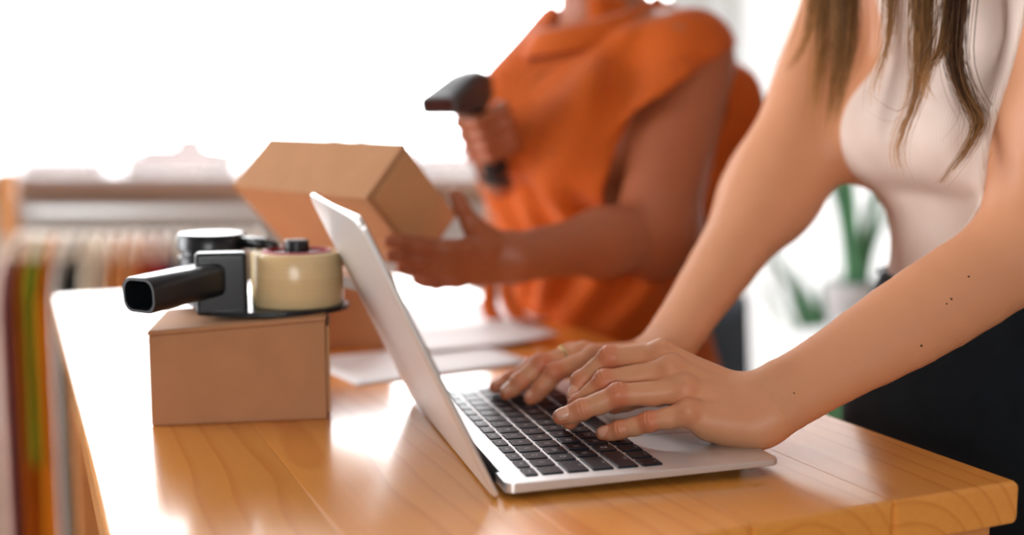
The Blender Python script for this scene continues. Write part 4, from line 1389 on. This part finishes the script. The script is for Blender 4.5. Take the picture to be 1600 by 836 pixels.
# ------------------------------------------------------------------ barcode scanner in the raised hand
sc_ = empty('barcode_scanner', tuple(SG0), 'dark grey handheld barcode scanner raised in a hand', 'scanner')
nose, back = np.array((-.0890, 1.3650, 1.2060)), np.array((-.0400, 1.4500, 1.2250))
hx_ = unit(nose - back); hs = unit(np.cross((0, 0, 1), hx_)); hu = np.cross(hx_, hs)
Ls = np.linalg.norm(nose - back)
rg = []
for t, wd, dn, upz, r in ((-.10, .008, .008, .012, .005), (-.04, .016, .016, .022, .010), (.15, .020, .022, .029, .013), (.40, .0225, .022, .027, .013), (.70, .0245, .018, .018, .011), (.93, .0260, .015, .0105, .008), (1.0, .0255, .0135, .0090, .007), (1.0, .0225, .0105, .0060, .004), (.97, .0225, .0105, .0060, .004)):
    c_ = back + hx_ * Ls * t
    rg.append([tuple(c_ + hs * p[0] + hu * p[1]) for p in rrect(-wd, wd, -dn, upz, min(r, wd * .9, (dn + upz) * .45), 6)])
V, F = loft(rg); hd_ = mobj('head', V, F, M['scanner'], sc_); hd_.data.set_sharp_from_angle(angle=math.radians(50))
c_ = back + hx_ * Ls * .972
V, F = loft([[tuple(c_ + hx_ * q_ + hs * p[0] + hu * p[1]) for p in rrect(-.0220, .0220, -.0100, .0055, .003, 4)] for q_ in (0, .0006)])
mobj('scan_window', V, F, M['redglass'], sc_, smooth=False)
rg = []
for t, a_, b_ in ((-.12, .017, .014), (.1, .0165, .0135), (.4, .0165, .0130), (.75, .0165, .0135), (1.05, .0185, .0155), (1.2, .0190, .0160), (1.24, .0165, .0140)):
    c_ = SG0 + (SG1 - SG0) * t
    rg.append([tuple(c_ + gf * math.cos(a) * a_ + gs * math.sin(a) * b_) for a in np.linspace(0, 2 * math.pi, 24, endpoint=False)])
V, F = loft(rg); mobj('grip', V, F, M['scanner_dark'], sc_)
V, F = tube_arrays(spline([SG0 + gf * .016 + gd * .002, SG0 + gf * .022 + gd * .012, SG0 + gf * .018 + gd * .024], 8), .0045, 10)
mobj('trigger', V, F, M['rubber'], sc_)
# ------------------------------------------------------------------ background: clothes on a rail in front of the window wall
rack = empty('clothes_rack', (-.86, 2.66, 0), 'wooden clothes rack standing below the window', 'clothes rack')
RX0, RX1, RY, RZ = -1.185, -.36, 2.66, .985
for x in (RX0, RX1):
    box('post', (x + .86, 0, .54), (.035, .04, 1.08), M['wood_dull'], rack, .003)
    box('foot', (x + .86, 0, .02), (.04, .46, .04), M['wood_dull'], rack, .003)
V, F = tube_arrays([(RX0, RY, RZ), (RX1, RY, RZ)], .008, 12)
mobj('rail', V, F, M['whiteframe'], rack)
def garment(x, col, width, length, thick, yaw, label, kind, seed):
    g = random.Random(seed)
    e = empty('hanging_garment', (x, RY, RZ), label, kind, 'clothes hanging on the rack', rz=yaw)
    m = cloth_mat('garment_cloth', col)
    nu, nv = 40, 16
    V = []; F = []
    ph = g.random() * 6
    for j in range(nv):
        v = j / (nv - 1)
        for i in range(nu):
            a = 2 * math.pi * i / nu
            half = width / 2 * (.16 + .84 * min(1, (v / .10) ** .6)) * (1 + .10 * v)
            th = thick / 2 * (.45 + .55 * min(1, v * 4)) * (1 + .22 * math.sin(a * 5 + ph) * v + .15 * math.sin(a * 9 + 2 * ph + 3 * v))
            z = -.055 - v * length - .03 * abs(math.cos(a)) * (1 - v) * .8 + .008 * math.sin(a * 4 + ph) * v
            V.append((th * math.sin(a), half * math.cos(a), z))
    for j in range(nv - 1):
        for i in range(nu):
            a, b = j * nu + i, j * nu + (i + 1) % nu
            F.append((a, a + nu, b + nu, b))
    F.append(tuple(range(nu))); F.append(tuple(range(nv * nu - 1, (nv - 1) * nu - 1, -1)))
    me = mesh('cloth', V, F); link('cloth', me, m, e)
    hk = [(0, 0, -.05), (0, 0, -.015), (0, .012, -.004), (0, .012, .008), (0, 0, .0165), (0, -.010, .010)]
    V, F = tube_arrays(spline(hk, 16), .0016, 6); hg = link('hanger', mesh('hanger', V, F), M['metalrail'], e)
    V, F = tube_arrays([(0, -width * .42, -.095), (0, -width * .2, -.066), (0, 0, -.05), (0, width * .2, -.066), (0, width * .42, -.095)], .006, 8)
    link('shoulder_bar', mesh('shoulder_bar', V, F), M['cream'], hg)
cl = [
      (-1.185, (236, 204, 192), .42, 0.95, 0.050, 'pale pink garment hanging at the left end of the rack', 'dress'),
      (-1.161, (110, 20, 44), .42, 0.85, 0.030, 'dark maroon garment hanging on the rack just right of the pale pink one', 'shirt'),
      (-1.140, (214, 120, 36), .42, 0.8, 0.030, 'amber garment hanging on the rack just right of the dark maroon one', 'shirt'),
      (-1.120, (130, 175, 50), .42, 0.5, 0.024, 'olive green garment hanging on the rack just right of the amber one', 'shirt'),
      (-1.095, (230, 136, 30), .42, 0.85, 0.045, 'mustard orange garment hanging on the rack just right of the olive green one', 'dress'),
      (-1.062, (242, 236, 228), .42, 0.72, 0.036, 'white garment hanging on the rack just right of the mustard orange one', 'shirt'),
      (-1.030, (12, 12, 16), .42, 0.7, 0.030, 'black garment hanging on the rack just right of the white one', 'shirt'),
      (-0.997, (246, 234, 214), .42, 0.72, 0.038, 'cream garment hanging on the rack just right of the black one', 'shirt'),
      (-0.965, (240, 222, 200), .42, 0.7, 0.030, 'ivory garment hanging on the rack just right of the cream one', 'shirt'),
      (-0.932, (224, 150, 80), .42, 0.74, 0.036, 'light orange garment hanging on the rack just right of the ivory one', 'shirt'),
      (-0.900, (238, 166, 104), .42, 0.7, 0.034, 'peach garment hanging on the rack just right of the light orange one', 'shirt'),
      (-0.870, (206, 96, 40), .42, 0.72, 0.034, 'rust garment hanging on the rack just right of the peach one', 'shirt'),
      (-0.832, (176, 12, 44), .42, 0.76, 0.046, 'crimson red garment hanging on the rack just right of the rust one', 'shirt'),
      (-0.799, (30, 46, 96), .42, 0.7, 0.030, 'navy garment hanging on the rack just right of the crimson red one', 'shirt'),
      (-0.765, (220, 140, 70), .42, 0.72, 0.040, 'caramel garment hanging on the rack just right of the navy one', 'shirt'),
      (-0.727, (170, 90, 40), .42, 0.7, 0.040, 'brown garment hanging on the rack just right of the caramel one', 'shirt'),
      (-0.686, (226, 206, 184), .42, 0.72, 0.042, 'off-white garment hanging on the rack just right of the brown one', 'shirt'),
      (-0.645, (110, 100, 92), .42, 0.7, 0.040, 'grey garment hanging on the rack just right of the off-white one', 'shirt'),
      (-0.606, (206, 150, 100), .42, 0.7, 0.040, 'tan garment hanging on the rack just right of the grey one', 'shirt')]
for i, (x, c, wd, ln, th, lb_, kd) in enumerate(cl):
    garment(x, lin(*c), wd, ln, th, random.uniform(.24, .28), lb_, kd, i)

# ------------------------------------------------------------------ chair beyond the table
ch = empty('chair', (.595, 2.06, 0), 'cream wooden chair with a navy back cushion behind the table', 'chair', rz=1.2)
for sx in (-.20, .20):
    V, F = tube_arrays([(sx, .20, 0), (sx, .19, .44), (sx, .215, .86)], [.016, .019, .015], 10); link('leg', mesh('leg', V, F), M['cream'], ch)
    V, F = tube_arrays([(sx, -.20, 0), (sx, -.19, .44)], [.015, .018], 10); link('leg', mesh('leg', V, F), M['cream'], ch)
box('seat', (0, 0, .445), (.44, .43, .05), M['navy'], ch, .012, 3)
box('backrest', (0, .205, .70), (.39, .05, .28), M['navy'], ch, .015, 3, R=Matrix.Rotation(-.06, 3, 'X'))
for y in (.195, -.195): box('stretcher', (0, y, .22), (.38, .02, .03), M['cream'], ch, .004)

# ------------------------------------------------------------------ potted plants by the curtain
def plant(loc, potr, poth, n, h0, h1, wd, label, seed, stand=None):
    g = random.Random(seed)
    e = empty('potted_plant', loc, label, 'plant', 'potted plants by the curtain')
    V, F = lathe_arrays([(0, 0), (potr * .72, 0), (potr * .78, .01), (potr * .97, poth * .8), (potr, poth), (potr * .9, poth), (potr * .88, poth * .86), (0, poth * .86)], 32)
    p_ = link('pot', mesh('pot', V, F), M['pot'], e); p_.data.set_sharp_from_angle(angle=math.radians(40))
    V, F = lathe_arrays([(0, poth * .88), (potr * .85, poth * .87)], 24); link('soil', mesh('soil', V, F), M['soil'], e)
    for k in range(n):
        az = 2 * math.pi * k / n + g.uniform(-.3, .3); H = g.uniform(h0, h1); lean = g.uniform(.08, .5)
        V = []; F = []; m_ = 9
        d = np.array((math.cos(az), math.sin(az), 0)); s__ = np.array((-math.sin(az), math.cos(az), 0))
        for i in range(m_):
            t = i / (m_ - 1)
            c = d * (potr * .35 + lean * H * t ** 1.8) + np.array((0, 0, poth * .85 + H * (t - .18 * lean * t ** 3)))
            w_ = wd * (math.sin(math.pi * min(1, .14 + .86 * t)) ** .7 + .02)
            tw = s__ * math.cos(t * .6) + d * math.sin(t * .6)
            for u, dz in ((-1, .006), (0, 0), (1, .006)):
                V.append(c + tw * w_ * u + d * (-dz))
            for u, dz in ((1, .006), (0, 0), (-1, .006)):
                V.append(c + tw * w_ * u * .96 + d * (-dz + .0022))
        for i in range(m_ - 1):
            for q in range(6):
                a, b = i * 6 + q, i * 6 + (q + 1) % 6
                F.append((a, b, b + 6, a + 6))
        F.append((5, 4, 3, 2, 1, 0)); F.append(tuple(range((m_ - 1) * 6, m_ * 6)))
        link('leaf', mesh('leaf', V, F), M['leaf'], e)
    return e
ps = empty('plant_stool', (.745, 2.42, 0), 'small white round stool carrying a potted plant', 'stool')
V, F = lathe_arrays([(0, .70), (.125, .70), (.13, .705), (.13, .725), (.125, .73), (0, .73)], 36); link('seat', mesh('seat', V, F), M['whiteframe'], ps)
for k in range(3):
    a = k * 2.094 + .4
    V, F = tube_arrays([(.09 * math.cos(a), .09 * math.sin(a), .70), (.15 * math.cos(a), .15 * math.sin(a), 0)], [.014, .010], 10); link('leg', mesh('leg', V, F), M['whiteframe'], ps)
plant((.745, 2.42, .731), .070, .12, 8, .24, .42, .012, 'potted plant with upright green leaves on a white stool', 4)
plant((.98, 3.3, 0), .13, .24, 14, .45, .80, .030, 'larger leafy plant in a white pot on the floor by the curtain', 9)
plant((.98, 2.30, 0), .11, .20, 12, .35, .60, .028, 'leafy plant on the floor right of the white stool', 12)
